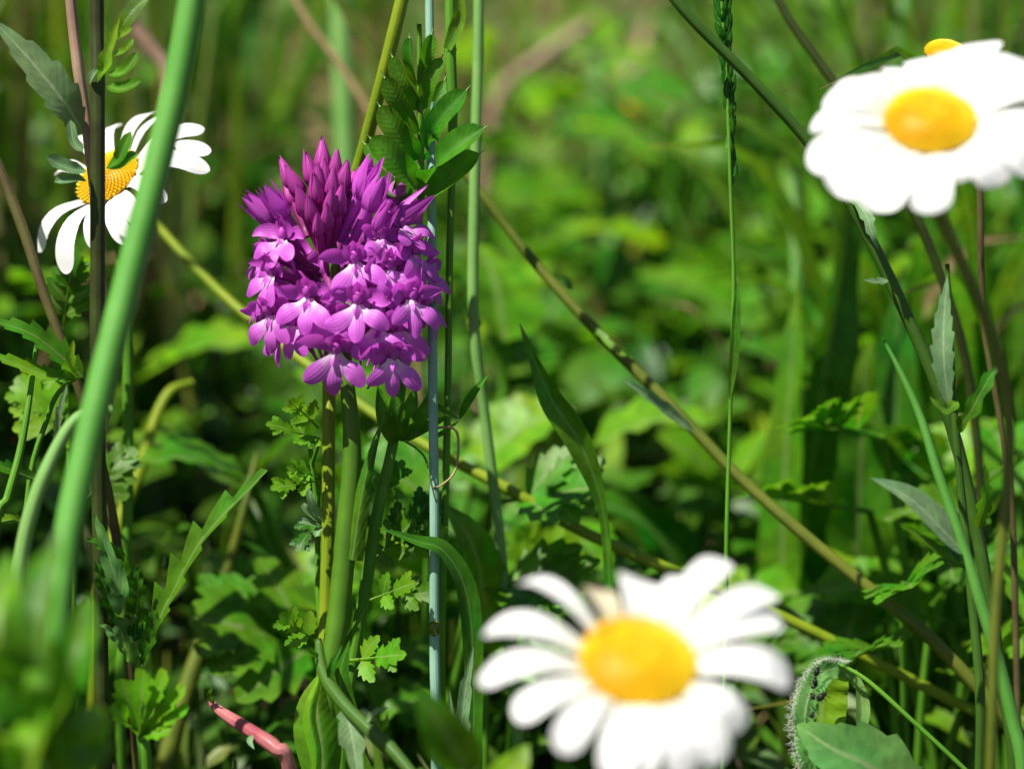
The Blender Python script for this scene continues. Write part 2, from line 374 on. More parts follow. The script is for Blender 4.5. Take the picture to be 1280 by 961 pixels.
merge(mg, grass_mass(900, 0.62, 2.2, 0.08, 0.22, 0.003, 0.008, 0.32, 15))
solo('meadow_grass', mg, 'meadow', label='blurred mass of sunlit green grass behind the flowers', cat='grass', kind='stuff')
def grass_band(count, xlo, xhi, ylo, yhi, hlo, hhi, wlo, whi, seed):
    random.seed(seed); out = MB()
    for _ in range(count):
        m1 = grass_mass(1, 0, 0.0001, hlo, hhi, wlo, whi, 0.0, random.random(), 1.0, 0.32); dx = Vector((random.uniform(xlo, xhi), random.uniform(ylo, yhi), 0))
        m1.v = [v + dx for v in m1.v]; merge(out, m1)
        random.seed(seed * 1000 + _)
    return out
sg = grass_band(130, 0.11, 0.24, 0.16, 0.5, 0.12, 0.26, 0.003, 0.006, 16)
merge(sg, grass_band(90, -0.24, -0.07, 0.18, 0.5, 0.10, 0.22, 0.003, 0.006, 17))
solo('tall_grass', sg, 'meadow', label='tall shaded grass blades rising behind the side plants', cat='grass', kind='stuff')
lg = grass_mass(900, -0.20, 0.13, 0.02, 0.055, 0.0012, 0.003, 0.17, 12)
merge(lg, grass_band(760, -0.24, -0.128, -0.04, 0.30, 0.12, 0.24, 0.004, 0.007, 18))  # tall grass added out of view at left to shade the lower left
solo('low_and_shading_grass', lg, 'meadow', label='short shaded grass low between the stalks, with tall unseen grass added for shade', cat='grass', kind='stuff')
def cover_mass(count, ylo, yhi, zhi, slo, shi, spread, seed, prof):
    random.seed(seed); mb = MB()
    for _ in range(count):
        y = ylo + (yhi - ylo) * random.random() ** 0.8; x = random.uniform(-1, 1) * (spread + (y - ylo) * 0.32)
        z = random.random() ** 1.4 * zhi + 0.004; s_ = random.uniform(slo, shi)
        a = random.uniform(0, 2 * math.pi); el = random.uniform(-0.3, 0.9)
        d = Vector((math.cos(a) * math.cos(el), math.sin(a) * math.cos(el), math.sin(el)))
        b = Vector((x, y, z)); nr = Vector((random.uniform(-.7, .7), random.uniform(-.9, .5), 1))
        mb.blade([b, b + d * s_ * 0.55, b + d * s_ + Vector((0, 0, -s_ * 0.2))], s_ * random.uniform(0.35, 0.75), nr, prof, n=6, half=1, fold=0.25)
        # its petiole down to the soil
        f = Vector((x + random.uniform(-.01, .01), y + random.uniform(-.01, .01), -0.002))
        mb.tube([f, b], 0.0005, n=2, sides=4, cap=False)
    return mb
solo('ground_cover', cover_mass(2000, 0.16, 1.6, 0.05, 0.012, 0.036, 0.17, 21, ovate), 'cover', label='low leafy ground cover under the meadow grass', cat='ground cover', kind='stuff')
solo('shade_leaves', cover_mass(1500, 0.03, 0.42, 0.05, 0.010, 0.026, 0.15, 23, toothed(5, 0.4)), 'shade', label='leafy undergrowth coloured dark for shade behind the orchid stems', cat='undergrowth', kind='stuff')  # filler leaves coloured dark to stand for the shade down there
solo('understory_leaves', cover_mass(700, -0.10, 0.14, 0.028, 0.006, 0.016, 0.15, 22, toothed(5, 0.5)), 'cover', label='small shaded leaves on the soil below the orchid', cat='ground cover', kind='stuff')
random.seed(31); st = MB()
for _ in range(4600):
    y = random.uniform(-0.1, 1.6)
    if y < .36 and random.random() < .95: continue
    x = random.uniform(-1, 1) * (0.17 + max(0, y) * 0.32); a = random.uniform(0, 2 * math.pi); l = random.uniform(0.02, 0.10)
    b = Vector((x, y, 0.003)); e = random.random() ** 2 * 0.9
    d = Vector((math.cos(a) * math.cos(e), math.sin(a) * math.cos(e), math.sin(e)))
    st.blade([b, b + d * l * 0.5 + Vector((0, 0, 0.003)), b + d * l], random.uniform(0.0015, 0.007), (random.uniform(-.4, .4), -0.4, 1), grassy, n=4, half=1, fold=0.3)
solo('straw_litter', st, 'straw', label='dead straw and dry leaf litter between the grasses', cat='litter', kind='stuff')

# ================================================================== PYRAMIDAL ORCHID
mm = 0.001
def floret_meshes(seed):
    random.seed(seed); j = lambda a: random.uniform(-a, a)
    V = lambda x, y, z: Vector((x, y, z)) * mm
    ov = MB().tube([V(0, -2.2, -8.5), V(0, -1.2, -5), V(0, 0.2, -2), V(0, 0.3, -0.6)], [0.0005, 0.0008, 0.0008, 0.0009], n=10, sides=8)
    sp = MB().tube([V(0, -0.3, -0.6), V(0, -2.0, -3), V(j(1), -5, -5.5), V(j(1.5), -8.5, -6.5)], [0.00055, 0.0004, 0.00032, 0.0002], n=10, sides=6)
    hd = MB()
    hd.blade([V(0, 0.2, -1.0), V(0, 1.9, -0.9), V(0, 3.4, 0.1), V(0, 4.1, 1.3)], 2.5 * mm, (0, -0.2, 1), acute, n=10, half=3, fold=0.25, cup=0.25, ease=True)
    for s in (-1, 1):
        hd.blade([V(s * 0.6, 0.2, -0.6), V(s * 1.0, 1.6, -0.2), V(s * 1.0, 2.7, 0.6), V(s * 0.5, 3.4, 1.5)], 1.7 * mm, (s * 0.5, -0.3, 1), acute, n=8, half=2, fold=0.1, cup=0.2, ease=True)
    hd.ball(V(0, 1.2, 0.2), 0.8 * mm, Vector((0, 1, 0.3)), 1.5, 6, 5)
    sep = []
    for s in (-1, 1):
        k = 1 + j(0.12)
        sep.append(MB().blade([V(s * 0.4, 0.4, -0.9), V(s * 2.4 * k, 1.3 + j(.6), -0.9), V(s * 4.3 * k, 1.6 + j(1), 0.0 + j(.7)), V(s * 5.7 * k, 1.2 + j(1.3), 1.2 + j(1))], 2.7 * mm, (0, -0.15, 1), acute, n=10, half=3, fold=-0.05, cup=0.3, ease=True))
    lip = MB()
    lip.blade([V(0, 0.2, -0.4), V(0, -1.6, 0.8), V(j(.2), -3.6, 1.9), V(j(.6), -5.7 + j(.5), 2.1 + j(.6))], 2.7 * mm, (0, 0.2, 1), obov, n=12, half=3, fold=-0.1, cup=-0.12, ease=True)
    for s in (-1, 1):
        k = 1 + j(0.1)
        lip.blade([V(s * 0.35, 0.1, -0.45), V(s * 1.4, -1.2, 0.9), V(s * 3.0 * k, -2.3 + j(.6), 2.0), V(s * 4.7 * k, -3.7 + j(.9), 1.9 + j(.9))], 3.0 * mm, (s * 0.1, 0.2, 1), obov, n=12, half=3, fold=-0.08, cup=-0.12, ease=True)
        lip.blade([V(s * 0.3, 0.2, -0.2), V(s * 0.45, -0.6, 0.9), V(s * 0.5, -1.5, 1.5)], 0.9 * mm, (s, 0, 1), lance, n=4, half=1)
    return ov, sp, hd, sep, lip
FL = []
for k in range(6):
    ov, sp, hd, sep, lip = floret_meshes(100 + k)
    FL.append((ov.mesh('floret'), sp.mesh('spur'), hd.mesh('hood'), [q.mesh('sepal') for q in sep], lip.mesh('lip')))
def bud_mesh(seed, open_):
    random.seed(seed); V = lambda x, y, z: Vector((x, y, z)) * mm; mb = MB()
    # three closed tepals wrapped round a core, tips drawn together
    for k in range(5):
        a = 2 * math.pi * k / 5 + random.uniform(-.3, .3); c, s = math.cos(a), math.sin(a)
        r = 1.2; tipr = 0.25 + open_ * random.uniform(0.6, 1.6)
        mb.blade([V(0, 0, 0), V(c * r, s * r, 1.4), V(c * r * (1.05 + open_ * .3), s * r * (1.05 + open_ * .3), 3.4), V(c * tipr, s * tipr, 6.6 + random.uniform(-.5, .6))], 2.5 * mm, (c, s, 0.1), acute, n=9, half=2, fold=-0.25, cup=-0.25, ease=True)
    mb.tube([V(0, 0, -5), V(0, 0, 0), V(0, 0, 2.5), V(0, 0, 5)], [0.0006, 0.0009, 0.0011, 0.0003], n=8, sides=6)
    return mb.mesh('bud')
BUD = [bud_mesh(200 + k, 0.0 if k < 3 else 0.8) for k in range(5)]
OD = 0.461
axis_top = P(408, 215, OD); axis_bot = P(434, 480, OD)
ostem = [P(405, 200, OD), P(412, 280, OD), P(424, 380, OD), P(433, 470, OD), P(440, 560, OD), P(433, 660, OD), P(424, 760, OD), P(412, 860, OD)]
ostem += to_ground(ostem[-1], ostem[-2], 0.3)
orc = thing('pyramidal_orchid', 'purple-pink orchid flower spike on a green stem between grass stalks', 'orchid', ostem[-1])
part('stem', MB().tube(ostem, [S(4), S(6), S(8), S(10), S(12.5), S(14), S(14), S(15), S(15)], n=50, sides=14, lump=0.08), 'st_orchid', orc)
def axis_pt(py):
    best = min(spline(ostem, 90), key=lambda q: abs((q - P(430, py, OD)).dot(UPV))); return best
def put_floret(px, py, dd, yaw, pitch, roll, sc, k):
    """throat at photo pixel, dd metres nearer than the stem; yaw right of camera, pitch up"""
    pos = P(px, py, OD - dd)
    f = Matrix.Rotation(yaw, 3, 'Z') @ Vector((0, -1, 0)); f = Vector((f.x * math.cos(pitch), f.y * math.cos(pitch), math.sin(pitch)))
    r = Vector((0, 0, 1)).cross(f).normalized(); u = f.cross(r)
    m3 = Matrix((r, u, f)).transposed() @ Matrix.Rotation(roll, 3, 'Z')
    mat = Matrix.Translation(pos - ROOT[orc.name]) @ m3.to_4x4() @ Matrix.Diagonal((sc, sc, sc, 1))
    ov, sp, hd, sep, lip = FL[k % 6]
    fl = part('floret', None, 'ovary', orc, me=ov); fl.matrix_local = mat
    part('spur', None, 'hood', fl, me=sp); part('hood', None, 'hood', fl, me=hd)
    for q in sep: part('sepal', None, 'sepal', fl, me=q)
    part('lip', None, 'lip', fl, me=lip)
florets = [  # px, py, mm nearer, yaw, pitch, roll, scale
 (444, 330, 9.5, 8, 8, 6, 1.0), (352, 300, 6, -42, 22, 8, .92), (338, 345, 6.5, -48, 6, 6, 1.0), (337, 396, 7, -40, -2, 10, 1.0),
 (384, 374, 10.5, -18, 4, 4, 1.0), (447, 382, 11.5, 6, 4, -3, 1.02), (420, 443, 10.5, -6, -6, -4, 1.12), (492, 450, 9, 26, -6, -10, 1.0),
 (515, 376, 8, 42, 2, -8, 1.0), (487, 338, 8, 34, 10, -6, .95), (519, 320, 4.5, 62, 14, -10, .95), (505, 284, 4, 52, 34, -8, .9),
 (532, 384, 2.5, 72, 0, -10, .95), (536, 345, 1.5, 82, 6, -6, .9), (412, 398, 8.5, -8, 2, 12, .92),
 (470, 412, 9, 14, -2, -8, .95), (366, 408, 6.5, -30, -6, 8, .92), (332, 322, 1, -78, 10, 6, .9), (350, 420, 2, -62, -6, 10, .9), (500, 415, 6, 44, -6, -6, .95),
 (478, 300, 6, 26, 24, -6, .85), (336, 372, .5, -85, 2, 4, .92), (468, 360, 7, 24, 8, 6, .88)]
for k, (px, py, nr, yw, pt, rl, sc) in enumerate(florets): put_floret(px, py, nr * mm, R(yw + 9 * math.sin(k * 2.3)), R(pt + 6 * math.sin(k * 1.7)), R(rl + 11 * math.sin(k * 3.1)), sc * .96, k)
random.seed(5)
for k in range(16):                                  # the far side of the spike
    yw = 95 + k * 170 / 15 + random.uniform(-8, 8); py = 300 + (k * 61) % 140
    ax = axis_pt(py); rad = 11.5 * mm * (1 - 0.35 * max(0, (340 - py) / 100))
    q = ax + Vector((math.sin(R(yw)) * rad, -math.cos(R(yw)) * rad, 0))
    d = (q - CAM).dot(FWD); px = 640 + (q - CAM).dot(RGT) / (K * d); pyy = 480.5 - (q - CAM).dot(UPV) / (K * d)
    put_floret(px, pyy, OD - d, R(yw), R(4), 0, .95, k)
buds = [  # px, py of base, mm nearer, lean x, lean y(up), lean z(near), scale, mesh
 (404, 234, 0.5, -.02, 1, .1, 1.1, 0), (417, 238, 2, .12, 1, .2, .9, 1), (392, 243, 2, -.2, 1, .2, .95, 2), (406, 250, 3.5, 0, 1, .35, .95, 0), (380, 258, 2.5, -.5, 1, .3, 1.0, 1),
 (369, 246, 1, -.45, 1, .0, .9, 2), (398, 268, 5, -.1, 1, .55, 1.0, 2), (424, 254, 3, .25, 1, .3, 1, 0), (444, 262, 3, .45, 1, .25, 1.3, 3), (456, 276, 4.5, .5, 1, .4, 1.2, 4), (386, 282, 5.5, -.3, 1, .6, 1.0, 1),
 (362, 285, 3.5, -.6, .9, .35, 1.15, 3), (412, 283, 6, .1, 1, .6, .95, 1), (468, 300, 5, .5, .75, .6, 1.05, 3), (350, 290, 2, -.9, .8, .2, 1.15, 4), (490, 290, 2.5, .8, .75, .1, 1.25, 4), (480, 275, -2, .5, 1, -.2, 1.1, 3), (372, 268, -2, -.4, 1, -.3, 1.0, 2), (393, 290, 6, -.15, 1, .7, .9, 0), (409, 297, 7, .05, 1, .8, .85, 1), (400, 305, 7.5, -.05, 1, .9, .8, 2), (421, 280, 5.5, .2, 1, .6, .95, 2), (400, 256, 4, -.05, 1, .4, .95, 1), (414, 262, 4.5, .1, 1, .45, .95, 2), (430, 262, -3, .3, 1, -.4, 1.0, 0)]
for px, py, nr, lx, ly, lz, sc, k in buds:
    pos = P(px, py - 6, OD - nr * mm); z = (RGT * lx + UPV * ly - FWD * lz).normalized()
    q = Vector((0, 0, 1)).rotation_difference(z)
    b = part('bud', None, 'bud' if k < 3 else 'sepal', orc, me=BUD[k])
    b.matrix_local = Matrix.Translation(pos - ROOT[orc.name]) @ q.to_matrix().to_4x4() @ Matrix.Rotation(px, 4, 'Z') @ Matrix.Diagonal((sc, sc, sc, 1))
# sheathing leaves of the orchid
part('sheath_leaf', MB().blade([P(440, 700, OD - .002), P(452, 620, OD - .0022), P(466, 560, OD - .002), P(485, 508, OD - .002)], S(26), FACE, lambda t, s: max(.03, 1 - t ** 1.2), n=14, half=2, fold=-0.5, cup=-0.2), 'leaf', orc)
part('sheath_leaf', MB().blade([P(408, 1010, OD - .004), P(402, 930, OD - .004), P(396, 880, OD - .003), P(402, 838, OD - .002)], S(60), FACE + RGT * .2, lance, n=14, half=3, fold=-0.3, cup=-0.35), 'leaf', orc)
part('sheath_leaf', MB().blade([P(470, 1030, OD - .004), P(440, 930, OD - .003), P(425, 850, OD - .004), P(437, 800, OD - .004)], S(34), FACE - RGT * .5, lance, n=14, half=3, fold=-0.3), 'leaf_deep', orc)

# ================================================================== DAISIES
def daisy(label, C, nrm, disc_r, tips, stem_pts, width, droop=0.1, seed=1, old=(), stem_mat='st_green', dome=0.42, lift=0.0, stem_k=1.0, widths=None, patch=None):
    random.seed(seed); nrm = nrm.normalized()
    foot = stem_pts[-1]
    t = thing('oxeye_daisy', label, 'daisy', foot, 'oxeye daisies among the grass')
    q = Vector((0, 0, 1)).rotation_difference(nrm)
    for k, tp in enumerate(tips):
        d = tp - C; d = d - nrm * d.dot(nrm); L_ = d.length; d.normalize()
        w = width * (widths[k] if widths else random.uniform(0.85, 1.1)); ll = random.uniform(-.03, .06) * L_
        pts = [C + d * disc_r * 0.8 - nrm * 0.0008, C + d * (disc_r + (L_ - disc_r) * .35) + nrm * (L_ * (.05 + lift) + ll), C + d * (disc_r + (L_ - disc_r) * .72) + nrm * (L_ * (.05 + lift * 2 - droop * .35) + ll), C + d * L_ + nrm * (-droop * L_ + lift * L_ * 2)]
        nn = nrm + d * 0.1 + d.cross(nrm) * random.uniform(-.18, .18)
        tf = random.choice((0.0, 0.06, 0.1))
        def prof(tt, s, tf=tf): return petal(tt, s)
        part('petal', MB().blade(pts, w, nn, prof, n=14, half=4, fold=random.uniform(-.12, .12), cup=random.uniform(-.2, .15), ease=True, twist=random.uniform(-.25, .25)), 'daisy_old' if k in old else 'daisy', t)
    dm = MB(); h = disc_r * dome
    rings = 10
    for i in range(rings + 1):
        r = disc_r * i / rings
        z = h * (1 - (i / rings) ** 2.2) - h * 0.18 * math.exp(-(i / rings / 0.28) ** 2)
        for j in range(28):
            a = 2 * math.pi * j / 28; dm.v.append(C + q @ Vector((r * math.cos(a), r * math.sin(a), z))); dm.uv.append((j / 28, 0.3))
    for i in range(rings):
        for j in range(28):
            j2 = (j + 1) % 28; dm.f.append((i * 28 + j, (i + 1) * 28 + j, (i + 1) * 28 + j2, i * 28 + j2))
    do = part('disc', dm, 'disc', t)
    fm = MB()
    for k in range(420):                               # the tiny disc florets, in their spiral
        r = disc_r * math.sqrt((k + .5) / 420); a = k * 2.399963; x = r / disc_r
        z = h * (1 - x ** 2.2) - h * 0.18 * math.exp(-(x / 0.28) ** 2)
        c = C + q @ Vector((r * math.cos(a), r * math.sin(a), z + disc_r * 0.01))
        out = (q @ Vector((math.cos(a) * x * .8, math.sin(a) * x * .8, 1))).normalized()
        u0 = len(fm.uv); fm.ball(c, disc_r * (0.034 + 0.014 * x), out, 1.3 + x, 5, 3)
        if patch and mnoise.noise(c * 260) + (c - C).normalized().dot(patch) * x > .45: fm.uv[u0:] = [(a_, b_ * .3) for a_, b_ in fm.uv[u0:]]   # older orange florets
    fo = part('disc_florets', fm, 'disc', do); fo['kind'] = 'stuff'
    cal = MB().tube([C - nrm * 0.0005, C - nrm * disc_r * .25, C - nrm * disc_r * .5, C - nrm * disc_r * .72], [disc_r * 1.0, disc_r * .92, disc_r * .55, stem_pts and disc_r * .2], n=8, sides=16)
    part('calyx', cal, 'leaf_deep', t)
    part('stem', MB().tube([C - nrm * disc_r * .6] + stem_pts, [disc_r * .22 * stem_k, disc_r * .17 * stem_k, disc_r * .17 * stem_k, disc_r * .17 * stem_k], n=40, sides=10), stem_mat, t)
    return t
def on_plane(px, py, C, nrm):
    d = P(px, py, 1.0) - CAM; return CAM + d * ((C - CAM).dot(nrm) / d.dot(nrm))
def facing(elev, yaw):
    return Vector((math.sin(yaw) * math.cos(elev), -math.cos(yaw) * math.cos(elev), math.sin(elev)))
# front daisy
D1 = 0.352; C1 = P(797, 828, D1); n1 = facing(R(66), R(12))
tp1 = [(908, 688), (858, 712), (800, 716), (742, 728), (652, 718), (608, 780), (600, 842), (646, 890), (702, 932), (770, 965), (800, 966), (856, 962), (900, 945), (926, 905), (988, 842), (976, 766), (970, 730)]
c = C1
daisy('large white daisy with a notched orange-yellow centre in front of the orchid', C1, n1, S(73, D1), [on_plane(x, y, C1, n1) for x, y in tp1],
      [P(815, 950, D1 + .012), P(840, 1100, D1 + .02), P(850, 1180, D1 + .024)] + to_ground(P(850, 1180, D1 + .024), P(840, 1100, D1 + .02), .15), S(57, D1), droop=.07, seed=3, old=(3,), patch=Vector((-.35, .9, .2)), widths=[.78, .6, 1.0, .72, .5, .95, .8, .85, .75, .9, .8, .9, 1.0, .8, .95, .8, .75])
# right daisy
D2 = 0.388; C2 = P(1162, 152, D2); n2 = facing(R(60), R(-4))
tp2 = [(1067, 92), (1030, 118), (1014, 152), (1012, 200), (1044, 232), (1088, 252), (1122, 246), (1162, 258), (1196, 222), (1256, 222), (1300, 205), (1322, 160), (1320, 110), (1290, 66), (1234, 42), (1200, 52), (1160, 68), (1124, 80)]
st2 = [P(1172, 260, D2 + .01), P(1212, 350, D2 + .012), P(1246, 440, D2 + .014), P(1262, 540, D2 + .016), P(1254, 660, D2 + .017), P(1244, 780, D2 + .018), P(1238, 960, D2 + .02)]
daisy('broad white daisy with a flat yellow centre beside the dark dock leaves', C2, n2, S(57, D2), [on_plane(x, y, C2, n2) for x, y in tp2],
      st2 + to_ground(st2[-1], st2[-2], .2), S(64, D2), droop=.08, seed=4, stem_mat='st_olive', stem_k=.75)
# left daisy behind stems
D3 = 0.478; C3 = P(135, 222, D3); n3 = facing(R(52), R(-46))
tp3 = [(38, 304), (72, 330), (112, 302), (150, 294), (168, 268), (200, 242), (252, 200), (254, 176), (246, 148), (214, 132), (186, 128), (140, 148), (100, 160), (66, 205)]
st3 = [P(150, 290, D3 + .012), P(158, 380, D3 + .016), P(160, 520, D3 + .018), P(158, 700, D3 + .02), P(150, 860, D3 + .02)]
daisy('partly shaded white daisy hidden behind the leafy dark stem', C3, n3, S(43, D3), [on_plane(x, y, C3, n3) for x, y in tp3],
      st3 + to_ground(st3[-1], st3[-2], .2), S(25, D3), droop=.14, seed=6)
# small one hidden behind the right daisy
D4 = 0.47; C4 = P(1182, 66, D4); n4 = facing(R(70), R(5))
st4 = [P(1186, 120, D4 + .004), P(1222, 220, D4 + .006), P(1226, 320, D4 + .008), P(1232, 420, D4 + .01), P(1262, 600, D4 + .012), P(1270, 800, D4 + .014), P(1272, 950, D4 + .015)]
tp4 = [(1182 + 52 * math.cos(a * .7), 72 + 26 * math.sin(a * .7)) for a in range(9)]
daisy('small yellow flower centre peeping out above the broad white daisy', C4, n4, S(26, D4), [on_plane(x, y + 18, C4, n4) for x, y in tp4[:4]],
      st4 + to_ground(st4[-1], st4[-2], .2), S(16, D4), droop=.5, seed=8, stem_mat='st_brown')

# ================================================================== STALKS
def stalk(name, label, cat, pix, wpx, mat, lean=.3, sides=10, n=48, nodes=(), lump=0.04, group=None):
    pts = stalk_path(pix, True, lean); d = pix[len(pix) // 2][2]
    t = thing(name, label, cat, pts[-1], group)
    ws = wpx if isinstance(wpx, (list, tuple)) else [wpx]
    part('stem', MB().tube(pts, [S(w / 2, d) for w in ws], n=n, sides=sides, lump=lump), mat, t)
    for (x, y, w) in nodes:
        p = P(x, y, d); dr = (UPV * 1.0).normalized()
        part('node', MB().tube([p - dr * S(w * .5, d), p, p + dr * S(w * .5, d)], [S(w * .42, d), S(w * .58, d), S(w * .42, d)], n=6, sides=10), 'st_olive', t)
    return t
def lf(root, pix, w, prof=lance, mat='leaf', nrm=None, name='leaf', n=16, half=2, **kw):
    d = pix[0][2]
    return part(name, MB().blade([P(*q) for q in pix], S(w, d), nrm if nrm is not None else FACE, prof, n=n, half=half, **kw), mat, root)

stalk('grass_stalk', 'thick smooth green stalk slanting in front of the shaded daisy', 'grass', [(246, -40, .408), (226, 80, .407), (196, 210, .405), (160, 350, .402), (122, 500, .398), (88, 650, .394), (70, 760, .39), (55, 900, .385)], [34, 36, 36, 36, 36, 36, 36, 34], 'st_fat', lean=.2, sides=14)
yst = stalk('flower_stalk', 'yellow-green stalk passing behind the purple flower spike', 'stalk', [(512, -40, .468), (488, 60, .470), (462, 160, .474), (441, 240, .478), (422, 340, .480), (413, 440, .474), (411, 540, .468), (410, 660, .466), (407, 760, .466), (404, 860, .466)], [17, 17, 17, 17, 17, 16, 16, 17, 17, 17], 'st_yellow', lean=.1)
stalk('grass_stalk', 'bluish green straight grass stalk beside the orchid', 'grass', [(536, -40, .470), (538, 120, .468), (540, 300, .463), (541, 480, .460), (543, 640, .460), (543, 800, .461), (545, 900, .462)], [11, 11, 12, 12, 13, 14, 14], 'st_blue', lean=.1, nodes=((543, 785, 15),))
t = stalk('grass_stalk', 'thin dark green grass stalk with a joint, beside the vetch leaf', 'grass', [(563, -40, .466), (563, 60, .466), (566, 160, .467), (562, 320, .468), (560, 480, .470), (556, 650, .472), (552, 800, .474)], [13, 14, 9, 9, 10, 11, 11], 'st_green', lean=.1, nodes=((563, 62, 14),))
lf(t, [(560, 62, .465), (573, 30, .464), (575, 0, .463), (572, -50, .463)], 20, grassy, 'blade', fold=.5)
stalk('grass_stalk', 'pale green grass stalk with a brown joint, behind the vetch leaf', 'grass', [(599, -40, .492), (597, 100, .492), (593, 240, .492), (592, 400, .492), (606, 520, .494), (622, 650, .496), (633, 770, .498), (646, 900, .50)], [13, 14, 14, 13, 14, 15, 16, 16], 'st_pale', lean=.2, nodes=((592, 404, 17),))
dA = stalk('daisy_stalk', 'long brown-green stalk slanting from the pale grass down to the right', 'stalk', [(556, 188, .505), (600, 240, .504), (660, 318, .503), (740, 408, .50), (840, 508, .496), (920, 592, .493), (1000, 664, .490), (1090, 738, .488), (1170, 804, .486), (1280, 925, .486), (1330, 990, .488)], [10, 12, 14, 15, 15, 16, 17, 17, 17, 18], 'st_olive', lean=.7)
lf(dA, [(738, 404, .499), (756, 424, .497), (775, 440, .495), (790, 448, .492)], 14, toothed(3, .6), 'leaf')
lf(dA, [(868, 540, .493), (835, 515, .490), (805, 492, .486), (776, 473, .484)], 22, toothed(4, .3, lance), 'leaf_grey', fold=.4)
lf(dA, [(690, 355, .502), (704, 352, .505), (716, 362, .507)], 22, ovate, 'leaf_deep')
dB = stalk('daisy_stalk', 'green stalk slanting behind the broad white daisy', 'stalk', [(822, -30, .455), (862, 22, .456), (936, 96, .458), (1004, 170, .460), (1050, 232, .461), (1094, 312, .462), (1134, 396, .463), (1172, 484, .464), (1200, 570, .466), (1228, 700, .468), (1250, 840, .470), (1268, 950, .472)], [12, 13, 14, 15, 16, 16, 16, 17, 18, 18, 18], 'st_dgreen', lean=.2)  # darker stem green carries the shade this stalk stands in
lf(dB, [(1060, 240, .460), (1082, 268, .456), (1090, 292, .455), (1098, 312, .456)], 22, toothed(4, .5), 'leaf_grey')
lf(dB, [(1110, 350, .461), (1096, 352, .457), (1080, 350, .455)], 16, toothed(2, .5), 'leaf_grey')
stalk('daisy_stalk', 'dark stalk slanting down into the broad white daisy from above', 'stalk', [(950, -40, .50), (990, 30, .50), (1040, 100, .50), (1100, 190, .50), (1150, 280, .50), (1200, 420, .505), (1222, 560, .51), (1232, 760, .515), (1236, 900, .52)], [10, 11, 12, 12, 12, 12, 12, 12], 'st_dark', lean=.1)
t = stalk('seed_grass', 'thin grass with a narrow dark seed head beside the slanting green stalk', 'grass', [(900, -30, .462), (906, 60, .462), (910, 140, .462), (913, 230, .462), (917, 340, .463), (915, 440, .463), (912, 540, .464), (909, 640, .464), (907, 760, .465), (905, 900, .466)], [4, 5, 5, 5, 5, 5, 6, 6, 6, 6], 'st_green', lean=.05, sides=8)
random.seed(9)
for k in range(92):
    y = -20 + (k % 46) * 5.6 + (k // 46) * 2.6;
    if k > 70 and y > 120: continue
    x = 900 + y * 0.055 + 4; d = .462
    p = P(x, y, d); a = random.uniform(0, 6.28); w = (13 if y < 60 else 9) * random.uniform(.6, 1.1) * (1 if y < 190 else .7)
    o_ = RGT * S(w) * math.cos(a) + FWD * S(w) * math.sin(a)
    part('spikelet', MB().blade([p, p + o_ * .6 + UPV * S(6), p + o_ + UPV * S(random.uniform(16, 24))], S(9), FACE + o_ * 200, lance, n=5, half=1, fold=-.6), 'leaf_deep', t)
lf(t, [(912, 500, .463), (918, 440, .461), (921, 380, .460), (922, 345, .460)], 12, lance, 'blade', fold=.4)
yl = stalk('fallen_stalk', 'yellowish stalk lying slantwise across, low behind the orchid stems', 'stalk', [(188, 272, .535), (240, 330, .530), (300, 388, .525), (380, 452, .515), (470, 520, .508), (560, 572, .503), (640, 614, .50), (720, 660, .50), (800, 696, .50), (900, 738, .50), (985, 774, .50), (1080, 820, .50), (1200, 880, .50), (1300, 930, .50)], [11, 12, 13, 13, 14, 15, 15, 15, 14, 14, 14, 14, 13], 'st_yellow', lean=.8)
lf(yl, [(536, 552, .503), (550, 548, .500), (560, 552, .498)], 12, ovate, 'leaf')
# leafy stems on the left
pk = stalk('leafy_stem', 'pinkish brown stem with a grey-green leaf, beside the shaded daisy', 'stalk', [(84, -40, .458), (92, 40, .458), (98, 90, .457), (106, 140, .457), (112, 190, .457), (119, 260, .458), (122, 400, .460), (123, 560, .461), (125, 700, .462), (127, 860, .463)], [14, 14, 14, 13, 12, 11, 10, 10, 10], 'st_pink', lean=.1)
lf(pk, [(103, 164, .456), (80, 128, .452), (40, 78, .450), (-10, 24, .449)], 58, toothed(5, .28, lance), 'leaf_grey', nrm=Vector((.3, -1, .8)), n=30, fold=.25, fwd=.3)
dk = stalk('leafy_stem', 'dark upright stem carrying narrow curled leaf lobes, in front of the shaded daisy', 'stalk', [(121, -40, .452), (121, 40, .452), (122, 100, .451), (122, 220, .451), (122, 340, .452), (122, 460, .453), (123, 560, .454), (124, 640, .455), (126, 760, .456), (128, 880, .457)], [18, 18, 19, 19, 19, 18, 18, 18], 'st_dark', lean=.1, sides=12)
lf(dk, [(122, 104, .450), (130, 84, .447), (137, 60, .446), (150, 22, .445)], 22, lobed(3, .35), 'leaf_bright', fold=.4)
lf(dk, [(150, 40, .446), (158, 25, .445), (172, 8, .445), (190, -6, .445)], 24, ovate, 'leaf', fold=.2)
